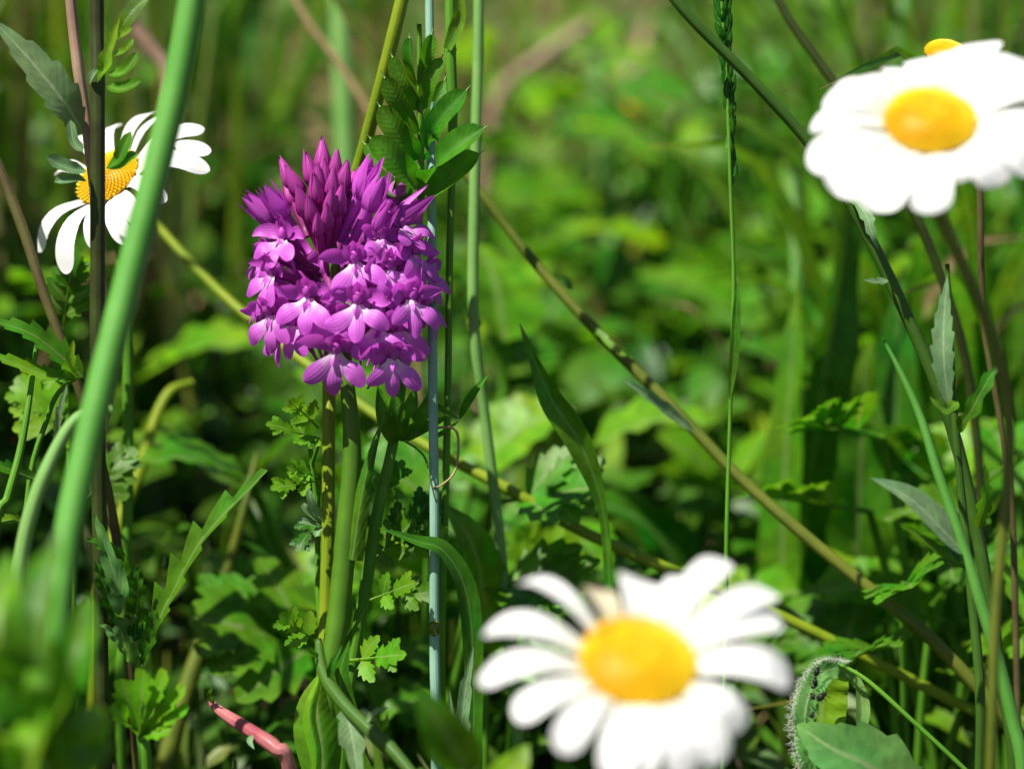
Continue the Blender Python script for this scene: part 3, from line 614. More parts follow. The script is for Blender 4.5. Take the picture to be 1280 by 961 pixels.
for q, w in (([(136, 92, .447), (150, 92, .445), (162, 82, .444), (172, 66, .444)], 12), ([(134, 108, .447), (150, 112, .445), (164, 108, .444), (176, 102, .443)], 13), ([(140, 70, .447), (152, 66, .445), (160, 58, .444), (167, 49, .444)], 9), ([(142, 52, .447), (154, 44, .445), (166, 36, .444)], 8),
             ([(132, 212, .449), (146, 202, .446), (154, 188, .445), (164, 164, .445)], 13), ([(134, 210, .449), (150, 208, .446), (162, 198, .445), (172, 192, .445)], 11), ([(108, 214, .450), (90, 212, .448), (72, 205, .447), (58, 196, .446)], 15), ([(108, 226, .450), (94, 224, .448), (80, 226, .447), (68, 228, .446)], 11), ([(112, 104, .450), (116, 96, .449), (122, 88, .448)], 9), ([(104, 190, .452), (92, 176, .452), (88, 150, .452)], 10)):
    lf(dk, q, w * 1.3, oblong, 'leaf' if q[0][0] > 130 else 'leaf_grey', name='leaf_lobe', n=10, fold=.5)
stalk('leafy_stem', 'thin dark brown stem leaning beside the shaded daisy petals', 'stalk', [(-30, 150, .470), (0, 212, .470), (30, 290, .469), (56, 370, .468), (80, 434, .468), (110, 520, .47), (140, 640, .474), (160, 800, .478)], [14, 14, 13, 13, 12, 12], 'st_brown', lean=.3)
stalk('grass_stalk', 'thin bluish green stem bending at the foot of the toothed leaves', 'grass', [(46, 425, .462), (38, 490, .460), (26, 560, .458), (10, 620, .456), (-6, 680, .456)], [5, 10, 11, 11], 'st_green', lean=.2)
ar = stalk('arching_stalk', 'pale green stalk arching over behind the thick slanting stalk', 'stalk', [(140, 512, .432), (112, 514, .431), (88, 532, .430), (64, 575, .429), (42, 630, .428), (26, 700, .428), (16, 800, .428), (10, 900, .428)], [12, 15, 18, 20, 20, 20, 20], 'st_pale', lean=.1)
stalk('flower_stalk', 'blurred yellow-green stalk forking behind the toothed leaf', 'stalk', [(240, 478, .545), (212, 490, .542), (192, 530, .54), (174, 590, .538), (150, 650, .536), (130, 720, .534), (118, 800, .532)], [10, 14, 16, 18, 18, 18], 'st_yellow', lean=.2)
stalk('flower_stalk', 'blurred olive stalk rising behind the pink fallen stem', 'stalk', [(322, 560, .535), (306, 630, .53), (288, 700, .53), (262, 780, .528), (240, 840, .526), (216, 920, .524), (205, 980, .523)], [4, 12, 20, 24, 26, 26], 'st_olive', lean=.2)
# right hand stalks
t = stalk('grass_stalk', 'smooth green stalk curving down among the leaves beside the brown daisy stem', 'grass', [(1104, 424, .440), (1124, 462, .440), (1150, 520, .440), (1172, 590, .440), (1196, 660, .440), (1222, 740, .440), (1246, 820, .441), (1266, 900, .442), (1280, 980, .443)], [3, 8, 12, 14, 16, 17, 18, 18], 'st_fat', lean=.3)
lf(t, [(1206, 692, .440), (1178, 662, .438), (1136, 622, .436), (1088, 597, .434)], 46, lance, 'leaf_grey', nrm=Vector((.4, -.6, 1)), fold=.25, n=20)
lf(t, [(1208, 712, .440), (1180, 694, .438), (1150, 672, .437), (1124, 654, .436)], 16, toothed(4, .3, lance), 'leaf', nrm=Vector((-.3, -.6, 1)), fold=.4)
t = stalk('leafy_stem', 'upright green stem with a narrow toothed leaf under the white daisy', 'stalk', [(1184, 330, .452), (1188, 420, .452), (1192, 500, .452), (1200, 600, .453), (1214, 740, .454), (1226, 900, .455)], [6, 8, 10, 12, 14, 14], 'st_dgreen', lean=.1)
lf(t, [(1186, 506, .451), (1180, 450, .449), (1180, 400, .449), (1184, 345, .449)], 34, toothed(7, .3, lance), 'leaf_grey', nrm=FACE - RGT * .4, fold=.35, n=36, fwd=.3)
lf(t, [(1196, 540, .451), (1216, 510, .447), (1238, 470, .446), (1256, 452, .446)], 24, lobed(4, .5), 'leaf', fold=.3, n=20)
lf(t, [(1196, 500, .451), (1186, 512, .448), (1174, 508, .447), (1162, 496, .447)], 18, lobed(3, .4), 'leaf', fold=.3)
lf(t, [(1222, 660, .453), (1232, 620, .448), (1230, 580, .446)], 22, lobed(4, .5), 'leaf', fold=.3)

# ================================================================== VETCH
vst = [P(524, 30, .462), P(525, 120, .463), P(526, 230, .466), P(520, 330, .472), P(508, 430, .472), P(494, 540, .468), P(472, 640, .466), P(456, 740, .467), P(440, 830, .468), P(430, 920, .469)]
vst += to_ground(vst[-1], vst[-2], .2)
ve = thing('vetch_plant', 'vetch with pointed paired leaflets rising behind the orchid spike', 'vetch', vst[-1])
part('stem', MB().tube(vst, [S(3), S(4), S(5), S(6), S(7), S(8), S(8), S(8), S(9)], n=50, sides=10), 'st_green', ve)
leaflets = [  # base, mid, tip, width, nearness
 ((522, 236), (496, 205), (462, 172), 34, .004), ((522, 200), (498, 168), (474, 132), 30, .003), ((522, 168), (500, 130), (480, 96), 26, .004), ((523, 138), (506, 110), (490, 70), 22, .003), ((523, 110), (514, 78), (512, 46), 18, .003), ((524, 100), (532, 72), (540, 42), 18, .003),
 ((528, 200), (546, 155), (584, 112), 30, .006), ((528, 236), (556, 196), (606, 160), 36, .007), ((528, 262), (560, 226), (600, 192), 34, .005), ((524, 140), (536, 104), (552, 72), 20, .002), ((520, 250), (488, 236), (452, 212), 26, .001), ((521, 215), (480, 205), (456, 180), 20, -.003), ((526, 180), (540, 140), (556, 100), 18, -.003), ((520, 262), (500, 262), (480, 246), 18, .0)]
for k, (b_, m_, e_, w, nr) in enumerate(leaflets):
    d = .464
    lt = part('leaflet', MB().blade([P(*b_, d), P(*m_, d - nr), P(*e_, d - nr * 1.4)], S(w), FACE + RGT * (-.5 if e_[0] < 520 else .35) + UPV * .2, oblong, n=14, half=3, fold=.3 + .1 * (k % 3), cup=.15, seed=k), 'leaf_vetch', ve)
    tip = P(*e_, d - nr * 1.4); dr = (tip - P(*m_, d - nr)).normalized()
    part('bristle', MB().tube([tip - dr * S(2), tip + dr * S(9)], [S(1.1), S(.3)], n=3, sides=5), 'st_pale', lt)
low = [((492, 556), (480, 520), (472, 480), 22), ((494, 554), (496, 515), (496, 470), 22), ((496, 552), (512, 515), (520, 480), 22), ((500, 552), (528, 520), (540, 484), 20), ((505, 552), (535, 534), (562, 520), 16), ((540, 505), (552, 512), (574, 524), 9), ((574, 524), (590, 495), (612, 466), 12), ((536, 552), (556, 540), (574, 526), 8)]
for k, (b_, m_, e_, w) in enumerate(low):
    lf(ve, [(*b_, .466), (*m_, .463), (*e_, .462)], w, lance, 'leaf_vetch', name='leaflet', n=12, fold=.45)
part('tendril', MB().tube([P(500, 548, .466), P(540, 536, .463), P(568, 536, .461), P(573, 560, .461), P(568, 590, .460), P(552, 606, .459), P(541, 609, .459)], [S(2), S(2), S(1.8), S(1.6), S(1.3), S(.8)], n=40, sides=6), 'st_straw', ve)
part('tendril', MB().tube([P(500, 548, .466), P(520, 560, .462), P(532, 574, .459), P(538, 600, .458), P(548, 640, .460)], [S(1.6), S(1.6), S(1.4), S(1.1), S(.5)], n=30, sides=6), 'st_green', ve)

# ================================================================== FERNY HERBS (cow-parsley like leaves)
def ferny(mb, b, e, w, nr, seed=0, pairs=3):
    """one divided leaf from b to e: leaflets with toothed lobes"""
    random.seed(seed); d = e - b; L_ = d.length; dn = d.normalized(); sd_ = dn.cross(Vector(nr)).normalized(); up = sd_.cross(dn).normalized()
    mb.tube([b, b.lerp(e, .5), b.lerp(e, .9)], [L_ * .022, L_ * .016, L_ * .008], n=5, sides=5)
    pf = toothed(4, .45, ovate)
    mb.blade([b.lerp(e, .5), b.lerp(e, .78) + up * L_ * .03, e], w * .62, nr, pf, n=20, half=1, fold=.2, fwd=.5)
    for k in range(pairs):
        t_ = .3 + .42 * k / max(1, pairs - 1); l = w * .62 * (1 - .5 * k / pairs)
        for s_ in (-1, 1):
            o = b.lerp(e, t_); dd = (dn * .75 + sd_ * s_ * random.uniform(.75, 1.0) + up * random.uniform(-.15, .25)).normalized()
            mb.blade([o, o + dd * l * .5 + up * l * .05, o + dd * l], l * .8, Vector(nr) + sd_ * s_ * .2, pf, n=16, half=1, fold=.2, fwd=.5)
    return mb
def fleaf(root, b, e, w, nr=None, mat='leaf_bright', seed=0, pairs=2, petiole=None):
    bb, ee = P(*b), P(*e)
    o = part('leaf', ferny(MB(), bb, ee, S(w, b[2]), nr if nr is not None else Vector((-.35, -1, .7)), seed, pairs), mat, root)
    if petiole: part('petiole', MB().tube([P(*q) for q in petiole], [S(2.6, b[2]), S(2.2, b[2])], n=12, sides=6), 'st_green', root)
    return o
hs = [P(388, 560, .468), P(396, 640, .470), P(398, 740, .470), P(404, 820, .47), P(408, 930, .47)]; hs += to_ground(hs[-1], hs[-2], .2)
hb = thing('ferny_herb', 'ferny bright green herb beside the orchid stems', 'herb', hs[-1])
part('stem', MB().tube(hs, [S(3), S(4), S(4), S(5)], n=24, sides=7), 'st_green', hb)
fleaf(hb, (398, 535, .462), (362, 498, .456), 46, seed=1); fleaf(hb, (400, 548, .462), (332, 530, .458), 40, seed=2, nr=Vector((-.2, -.8, .9)))
fleaf(hb, (400, 600, .463), (338, 612, .455), 44, seed=3, petiole=[(397, 640, .47), (400, 600, .463)]); fleaf(hb, (398, 596, .463), (358, 584, .457), 34, seed=4)
fleaf(hb, (402, 552, .463), (374, 556, .456), 30, seed=5, petiole=[(390, 580, .468), (400, 550, .463)])
fleaf(hb, (400, 806, .462), (350, 766, .456), 56, seed=6); fleaf(hb, (430, 826, .462), (508, 818, .450), 62, seed=7, petiole=[(404, 850, .47), (430, 826, .462)])
fleaf(hb, (462, 750, .463), (520, 728, .455), 52, seed=8, petiole=[(404, 850, .47), (440, 790, .463), (462, 750, .463)]); fleaf(hb, (486, 745, .468), (548, 740, .466), 50, seed=9, mat='leaf')
fleaf(hb, (466, 700, .470), (520, 650, .466), 60, seed=10, mat='leaf', petiole=[(404, 850, .47), (450, 770, .47), (466, 700, .470)]); fleaf(hb, (480, 690, .472), (545, 620, .470), 70, seed=11, mat='leaf_deep'); fleaf(hb, (500, 690, .474), (560, 660, .468), 46, seed=12)
fleaf(hb, (470, 640, .474), (505, 575, .472), 50, seed=13, mat='leaf'); fleaf(hb, (400, 640, .47), (372, 690, .465), 40, seed=14, mat='leaf_deep')
# narrow whitish lobed leaf by the stalks
for q in ([(402, 655, .461), (396, 640, .459), (388, 624, .458), (386, 610, .458)], [(401, 652, .461), (392, 646, .459), (382, 636, .458), (380, 628, .458)], [(401, 655, .461), (390, 654, .459), (378, 651, .458), (371, 651, .458)], [(401, 658, .461), (397, 664, .459), (394, 671, .458)]):
    lf(hb, q, 9, oblong, 'leaf_grey', name='leaf_lobe', n=8, fold=.5)
# creeping stem in front at the foot
cr = [P(398, 800, .455), P(404, 840, .450), P(430, 880, .444), P(476, 925, .438), P(530, 985, .432)]; cr += to_ground(cr[-1], cr[-2], .7)
ct = thing('leafy_stem', 'olive slanting stem crossing the foot of the orchid', 'stalk', cr[-1])
part('stem', MB().tube(cr, [S(5), S(8), S(9), S(8), S(8), S(8)], n=34, sides=10, lump=.2), 'st_dgreen', ct)
for q, w, mt in (([(400, 822, .452), (388, 816, .450), (378, 812, .449)], 14, 'leaf'), ([(410, 850, .448), (416, 830, .446), (428, 806, .446)], 12, 'leaf_deep'), ([(455, 905, .440), (470, 890, .438), (486, 884, .437)], 12, 'leaf_grey'), ([(432, 882, .444), (440, 920, .442), (452, 990, .440)], 40, 'leaf_grey'), ([(470, 918, .439), (482, 905, .437), (484, 890, .437)], 10, 'leaf')):
    lf(ct, q, w, toothed(3, .4, lance), mt, fold=.4)
# rolled pale leaf edge by the orchid base
lf(orc, [(392, 990, .452), (394, 940, .451), (386, 890, .451), (400, 842, .452)], 17, lambda t, s: max(.1, math.sin(math.pi * t) ** .5), 'leaf_bright', name='sheath_leaf', fold=-.9, cup=-.3)

# ================================================================== OTHER LEAVES
def plant(name, label, cat, foot_px, d, group=None):
    p = P(foot_px, 961, d); f = Vector((p.x, p.y, -0.003)); return thing(name, label, cat, f, group), f
def petio(root, f, pix, w, mat='st_green'):
    part('petiole', MB().tube([f] + [P(*q) for q in pix], [S(w, pix[0][2]), S(w * .8, pix[0][2])], n=20, sides=7), mat, root)
# toothed leaf left of the orchid
t, f = plant('thistle_plant', 'plant with long toothed leaves left of the orchid stems', 'thistle', 178, .46)
petio(t, f, [(172, 880, .459), (182, 810, .458)], 4)
lf(t, [(180, 815, .458), (212, 748, .456), (256, 670, .454), (334, 588, .452)], 74, toothed(6, .7, lambda t, s: oblong(t, s) * (1 - .4 * t) if s < 0 else .4 * lance(t, s)), 'leaf', nrm=FACE - RGT * .35, n=48, half=2, fold=.3, fwd=.5)
for k, (b_, m_, e_, w) in enumerate([((165, 800), (150, 740), (118, 640), 40), ((168, 800), (172, 750), (172, 705), 36), ((160, 790), (136, 745), (118, 700), 34), ((170, 830), (150, 800), (124, 780), 28), ((176, 830), (190, 790), (196, 745), 26), ((160, 720), (140, 690), (108, 672), 26)]):
    lf(t, [(*b_, .458), (*m_, .453), (*e_, .451)], w, toothed(4, .45, ovate), 'leaf_wool' if k % 3 == 0 else 'leaf_deep', n=30, fold=.35, fwd=.5, wave=.08, seed=k)
# toothed leaves at far left
t, f = plant('thistle_plant', 'plant with jagged leaves under the thin brown stem', 'thistle', 20, .466)
petio(t, f, [(30, 700, .465), (60, 520, .464), (96, 468, .462)], 4)
lf(t, [(104, 472, .462), (70, 440, .460), (34, 415, .458), (-20, 398, .457)], 46, toothed(6, .5), 'leaf', nrm=Vector((.1, -.6, 1)), n=36, fold=.3, fwd=.5)
lf(t, [(98, 474, .462), (60, 470, .46), (20, 455, .458), (-20, 440, .457)], 34, toothed(5, .45), 'leaf_bright', nrm=Vector((-.2, -.5, 1)), n=30, fold=.3, fwd=.5)
lf(t, [(90, 478, .462), (88, 455, .459), (92, 425, .457)], 22, toothed(4, .45), 'leaf_bright', n=24, fold=.3, fwd=.5)
lf(t, [(70, 560, .463), (74, 520, .458), (84, 480, .456)], 16, toothed(5, .55), 'leaf_grey', n=24, fold=.3, fwd=.5)
lf(t, [(50, 600, .463), (20, 590, .458), (-15, 575, .456)], 30, toothed(4, .5), 'leaf', n=24, fold=.3, fwd=.5)
lf(t, [(40, 660, .463), (20, 650, .458), (-12, 652, .456)], 22, toothed(4, .5), 'leaf_bright', n=24, fold=.3, fwd=.5)
# ferny upright leaf behind, left
t, f = plant('ferny_herb', 'ferny herb standing behind the jagged leaves', 'herb', 90, .49)
petio(t, f, [(88, 600, .488), (78, 420, .486)], 4)
fleaf(t, (76, 430, .486), (94, 306, .482), 70, mat='leaf', seed=21, pairs=4, nr=FACE)
fleaf(t, (86, 560, .486), (22, 470, .490), 90, mat='leaf_bright', seed=22, pairs=3); fleaf(t, (90, 640, .487), (170, 560, .49), 80, mat='leaf', seed=23, pairs=3)
# bright palmate leaf in front, bottom left
t, f = plant('ferny_herb', 'bright lime green fan-shaped leaf on a hairy stem at the foot of the toothed leaves', 'herb', 190, .44)
petio(t, f, [(186, 990, .438), (178, 918, .436)], 8)
for e_, w in (((152, 848), 40), ((180, 836), 42), ((208, 838), 40), ((232, 858), 36), ((236, 884), 32), ((214, 912), 34), ((140, 880), 30)):
    lf(t, [(174, 920, .436), ((174 + e_[0]) / 2, (920 + e_[1]) / 2, .432), (*e_, .430)], w, toothed(4, .5, obov), 'leaf_bright', nrm=Vector((-.3, -.6, 1)), n=24, fold=.25, fwd=.4)
# big blurred leaves nearest the lens
t, f = plant('broad_leaf_plant', 'large blurred bright green leaves at the foot of the thick slanting stalk', 'plant', 40, .35)
for k, (b_, m_, e_, w, mt) in enumerate([((60, 900), (50, 790), (75, 660), 90, 'leaf'), ((40, 920), (0, 800), (10, 690), 90, 'leaf_bright'), ((60, 930), (90, 830), (112, 740), 60, 'leaf'), ((50, 940), (70, 860), (60, 800), 80, 'leaf_bright'), ((40, 960), (-10, 900), (-40, 840), 90, 'leaf'), ((70, 980), (110, 920), (120, 880), 60, 'leaf_bright'), ((30, 990), (40, 930), (50, 890), 80, 'leaf_bright'), ((60, 1000), (100, 960), (150, 930), 60, 'leaf')]):
    dd = .348 + .006 * (k % 3)
    lf(t, [(*b_, dd), (*m_, dd - .006), (*e_, dd + .002)], w, ovate, mt, nrm=Vector((-.5 + .3 * (k % 3), -.7, .7)), fold=.45, cup=.2, wave=.05, seed=k, n=18, half=3)
    petio(t, f, [(b_[0], b_[1] + 60, dd + .004), (*b_, dd)], 5)
# red fallen stem
rs = [P(262, 876, .462), P(280, 892, .459), P(318, 916, .454), P(346, 936, .451), P(362, 962, .452)]; rs += to_ground(rs[-1], rs[-2], .3)
rt = thing('fallen_stalk', 'pinkish red stem lying at the foot of the orchid', 'stalk', rs[-1])
part('stem', MB().tube(rs, [S(4), S(8), S(9), S(9), S(9), S(8)], n=26, sides=10, lump=.15), 'st_red', rt)
lf(rt, [(268, 880, .46), (262, 868, .458), (266, 858, .457)], 8, lance, 'leaf_deep', n=6)
lf(rt, [(316, 918, .452), (312, 926, .451), (318, 936, .450)], 8, lance, 'leaf_grey', n=6)
# bent dark blade
t, f = plant('grass_tuft', 'dark broad grass blade bending over beside the bluish stalk', 'grass', 580, .464)
lf(t, [(590, 1010, .464), (592, 850, .463), (584, 745, .461), (556, 690, .459), (520, 676, .458), (474, 660, .457)], 30, lambda t, s: max(.04, (1 - t ** 3) * min(1, .6 + t)), 'leaf_deep', nrm=Vector((.1, -.6, .8)), n=30, half=3, fold=.35)
part('sheath', MB().tube([f, P(590, 1015, .464)], [S(6), S(5)], n=8, sides=8), 'st_green', t)
# twisted free blade
t, f = plant('wild_grass', 'single twisted grass blade with a thin curling tip below the slanting stalk', 'grass', 770, .485)
lf(t, [(770, 990, .486), (764, 800, .485), (756, 650, .483), (728, 560, .480), (690, 500, .479), (664, 440, .479), (650, 405, .480)], 34, lambda t, s: max(.05, .35 + .65 * math.sin(math.pi * min(1, max(0, (t - .35) / .45))) if .35 < t < .8 else .35 * (1 if t < .5 else 1 - (t - .8) * 4.2)), 'blade', nrm=FACE - RGT * .4, n=40, half=2, fold=.5)
part('sheath', MB().tube([f, P(770, 992, .486)], [S(7), S(6)], n=8, sides=8), 'st_green', t)
# rounded blurred leaf in front
t, f = plant('broad_leaf_plant', 'single rounded blurred leaf between the orchid foot and the large daisy', 'plant', 570, .375)
lf(t, [(585, 965, .376), (566, 930, .373), (545, 896, .371), (520, 858, .370)], 66, ovate, 'leaf', nrm=Vector((-.3, -.8, .6)), n=16, half=3, fold=.12); petio(t, f, [(600, 1000, .377), (585, 965, .376)], 4)
lf(t, [(600, 1000, .38), (640, 960, .385), (660, 930, .387)], 44, ovate, 'leaf_bright', n=14, half=2, fold=.2)
# small upright bluish leaf at the daisy
t, f = plant('leafy_stem', 'narrow grey-green leaf standing beside the large daisy', 'stalk', 566, .462)
lf(t, [(570, 990, .460), (576, 920, .459), (582, 860, .458), (592, 808, .457)], 24, toothed(4, .35, lance), 'leaf_grey', n=24, fold=.5); petio(t, f, [(568, 1010, .461), (570, 985, .460)], 4)
lf(t, [(572, 950, .460), (566, 910, .459), (562, 862, .458)], 10, lance, 'leaf_grey', fold=.5)
# bright leaves low behind
t, f = plant('ferny_herb', 'bright ferny leaf low under the yellowish slanting stalk', 'herb', 690, .53)
petio(t, f, [(700, 800, .53), (690, 730, .53)], 4)
fleaf(t, (680, 705, .53), (650, 660, .525), 70, seed=31); fleaf(t, (670, 700, .53), (728, 680, .522), 80, seed=32); fleaf(t, (660, 712, .53), (640, 690, .525), 60, seed=33)
t, f = plant('broad_leaf_plant', 'broad dark leaf with a hairy edge behind the pale stalk', 'plant', 600, .50)
lf(t, [(606, 820, .50), (604, 740, .495), (590, 680, .49), (556, 630, .488)], 80, toothed(9, .12), 'leaf', nrm=Vector((.2, -.5, .9)), n=30, half=3, fold=.2); petio(t, f, [(608, 860, .502), (606, 815, .50)], 5)
# dock leaves at right, dark
t, f = plant('dock_plant', 'dock with tall broad wavy leaves below the broad white daisy', 'dock', 1030, .575)
lf(t, [(1000, 860, .572), (1000, 700, .568), (1028, 480, .562), (1072, 200, .556)], 130, lambda t, s: (.9 if s > 0 else .7) * max(.06, lance(min(1, t * .93 + .03), s)), 'leaf_deep', nrm=FACE + RGT * .75, n=30, half=3, fold=.35, wave=.03)
lf(t, [(985, 840, .566), (978, 700, .560), (985, 520, .556), (1000, 330, .556)], 60, lance, 'leaf', nrm=FACE - RGT * .6, n=26, half=3, fold=.25, wave=.05)
lf(t, [(1075, 840, .560), (1070, 720, .552), (1076, 560, .548), (1082, 424, .546)], 92, toothed(8, .16, lance), 'leaf', nrm=FACE + RGT * .2, n=48, half=3, fold=.3, wave=.06)
lf(t, [(1120, 850, .575), (1130, 700, .572), (1120, 500, .57), (1130, 330, .57)], 90, lance, 'leaf_deep', nrm=FACE - RGT * .3, n=26, half=3, fold=.3, wave=.05)
lf(t, [(880, 860, .58), (860, 740, .575), (800, 650, .57), (690, 612, .565)], 120, ovate, 'leaf_deep', nrm=Vector((.1, -.3, 1)), n=24, half=3, fold=.15, wave=.04)
for q in ((1000, 855, .572), (985, 835, .566), (1075, 835, .56), (1120, 845, .575), (880, 855, .58)): petio(t, f, [q], 7)
# woolly curled leaf, bottom right
t, f = plant('woolly_leaf_plant', 'hairy curled leaf with a hole, bottom leaf beside the large daisy', 'plant', 1060, .452)
wl = lf(t, [(1140, 1010, .448), (1090, 960, .446), (1040, 935, .445), (996, 905, .446)], 105, toothed(5, .2), 'leaf_wool', nrm=Vector((-.2, -.7, .7)), n=36, half=3, fold=.25)
wl2 = lf(t, [(1014, 975, .450), (1006, 905, .449), (1014, 862, .450), (1034, 838, .452), (1056, 838, .453), (1070, 858, .454)], 36, lambda t, s: max(.15, math.sin(math.pi * min(1, t * .9 + .1)) ** .6 * (1.1 - .5 * t)), 'leaf_wool', nrm=Vector((-.35, -1, .35)), n=40, half=3, fold=.35, wave=.09, wfreq=12)
wl3 = lf(t, [(1030, 830, .456), (1028, 870, .457), (1024, 920, .456)], 62, oblong, 'leaf_bright', nrm=Vector((.1, -1, .3)), n=20, half=3, fold=.2, wave=.05)
lf(t, [(1076, 920, .452), (1078, 880, .453), (1070, 836, .454)], 18, lance, 'leaf_wool', nrm=FACE, n=14, fold=.6)
petio(t, f, [(1140, 1030, .449), (1138, 1008, .448)], 6)
random.seed(41); hm = MB(); path = spline([P(1000, 965, .447), P(989, 905, .446), P(998, 858, .447), P(1026, 825, .449), P(1060, 826, .451)], 130)
for q in path:
    for _ in range(3):
        a = random.uniform(0, 6.28); d = (RGT * math.cos(a) + UPV * math.sin(a) - FWD * .3) * S(random.uniform(3, 7)) + RGT * S(-2)
        p0 = q + RGT * S(random.uniform(-4, 4)); hm.tube([p0, p0 + d * .5, p0 + d], [S(.3), S(.15)], n=2, sides=3, cap=False)
ho = part('edge_hairs', hm, 'hair', wl2); ho['kind'] = 'stuff'
part('stem', MB().tube([P(1046, 828, .452), P(1084, 850, .450), P(1140, 900, .448), P(1215, 970, .447), P(1260, 1020, .447)] + to_ground(P(1260, 1020, .447), P(1215, 970, .447), .6), [S(2.5), S(3), S(3), S(3.4), S(4)], n=40, sides=7), 'st_green', t)
# aphids on it
for k, (x, y, r, a) in enumerate([(1021, 840, 3.6, 1.2), (1019, 852, 3.2, 1.5), (1017, 858, 2.6, .4), (1026, 871, 4.4, .7), (1016, 871, 2.8, 2.0), (1015, 894, 2.6, 1.1)]):
    c_ = P(x, y, .4472); ax = RGT * math.cos(a) + UPV * math.sin(a); sdv = (UPV * math.cos(a) - RGT * math.sin(a)); mb = MB()
    mb.ball(c_, S(r), ax, 1.35, 10, 8); mb.ball(c_ + ax * S(r * 1.5), S(r * .6), ax, 1.0, 8, 6)
    for j in (-.6, 0, .6):
        for s_ in (-1, 1):
            b_ = c_ + ax * S(r * (.5 + j)); mb.tube([b_, b_ + sdv * s_ * S(r * 1.4) - FWD * S(1) + ax * S(r * j), b_ + sdv * s_ * S(r * 2) + FWD * S(7) + ax * S(r * j * 1.6)], S(.4), n=4, sides=4)
    for s_ in (-1, 1): mb.tube([c_ + ax * S(r * 1.9), c_ + ax * S(r * 2.8) + sdv * s_ * S(r)], S(.3), n=3, sides=4)
    solo('aphid', mb, 'insect', 'tiny black insect sitting on the hairy curled leaf', 'insect', group='insects on the curled leaf')

# ================================================================== BACKGROUND PLANTS
def proto_tuft(name, mat, count, h, w, seed):
    random.seed(seed); t = thing(name, '', 'grass', (0, 0, 0))
    for k in range(count):
        a = random.uniform(0, 6.28); l = h * random.uniform(.6, 1.1); o = random.uniform(.15, .55) * l; d = Vector((math.cos(a), math.sin(a), 0)); b = d * random.uniform(.001, .008) + Vector((0, 0, -.003))
        part('blade', MB().blade([b, b + d * o * .25 + Vector((0, 0, l * .5)), b + d * o * .7 + Vector((0, 0, l * .86)), b + d * o * 1.2 + Vector((0, 0, l * .92))], w * random.uniform(.7, 1.3), (random.uniform(-1, 1), -1, .5), grassy, n=9, half=1, fold=.35, twist=random.uniform(-.8, .8)), mat, t)
    return t
def proto_broad(name, mat, count, size, seed, prof, ratio=.5, stemh=.04):
    random.seed(seed); t = thing(name, '', 'plant', (0, 0, 0))
    for k in range(count):
        a = 6.28 * k / count + random.uniform(-.4, .4); d = Vector((math.cos(a), math.sin(a), 0)); hh = stemh * random.uniform(.5, 1.4); s_ = size * random.uniform(.7, 1.15)
        b = d * s_ * .5 + Vector((0, 0, hh)); e = b + d * s_ * .8 + Vector((0, 0, s_ * random.uniform(-.1, .5)))
        part('leaf', MB().blade([b, b.lerp(e, .5) + Vector((0, 0, s_ * .1)), e], s_ * ratio, Vector((0, -.3, 1)), prof, n=18, half=2, fold=.25, wave=.04, seed=k), mat, t)
        part('petiole', MB().tube([Vector((0, 0, -.003)), d * s_ * .2 + Vector((0, 0, hh * .6)), b], [.0011, .0008], n=6, sides=5), 'st_green', t)
    return t
def proto_fern(name, mat, count, size, seed):
    random.seed(seed); t = thing(name, '', 'herb', (0, 0, 0))
    for k in range(count):
        a = 6.28 * k / count + random.uniform(-.5, .5); d = Vector((math.cos(a), math.sin(a), 0)); hh = random.uniform(.02, .075); s_ = size * random.uniform(.7, 1.2)
        b = d * s_ * .4 + Vector((0, 0, hh)); e = b + d * s_ * .9 + Vector((0, 0, s_ * random.uniform(-.1, .5)))
        part('leaf', ferny(MB(), b, e, s_ * .9, Vector((0, -.4, 1)), seed + k, 3), mat, t)
        part('petiole', MB().tube([Vector((0, 0, -.003)), d * s_ * .2 + Vector((0, 0, hh * .6)), b], [.001, .0007], n=6, sides=5), 'st_green', t)
    return t
protos = [
 (proto_tuft('grass_tuft', 'blade', 12, .15, .0042, 51), 'tuft of tall green grass blades in the blurred meadow behind', 'grass tufts behind the flowers', 26, (.60, 1.15)),
 (proto_tuft('dry_grass_tuft', 'straw', 7, .09, .0036, 52), 'tuft of dry straw-coloured grass in the blurred meadow behind', 'dry grass tufts behind the flowers', 28, (.62, 1.3)),
 (proto_broad('broad_leaf_herb', 'leaf_bright', 7, .028, 53, ovate, .62, .05), 'low herb with oval bright leaves in the blurred meadow behind', 'broad-leaved herbs behind the flowers', 26, (.56, 1.1)),
 (proto_broad('toothed_leaf_herb', 'leaf', 8, .024, 54, toothed(6, .35), .55, .04), 'low herb with toothed green leaves in the undergrowth behind', 'toothed herbs behind the flowers', 22, (.53, .9)),
 (proto_fern('ferny_leaf_herb', 'leaf', 6, .026, 55), 'low herb with ferny divided leaves in the undergrowth behind', 'ferny herbs behind the flowers', 24, (.52, .85)),
]
random.seed(77)
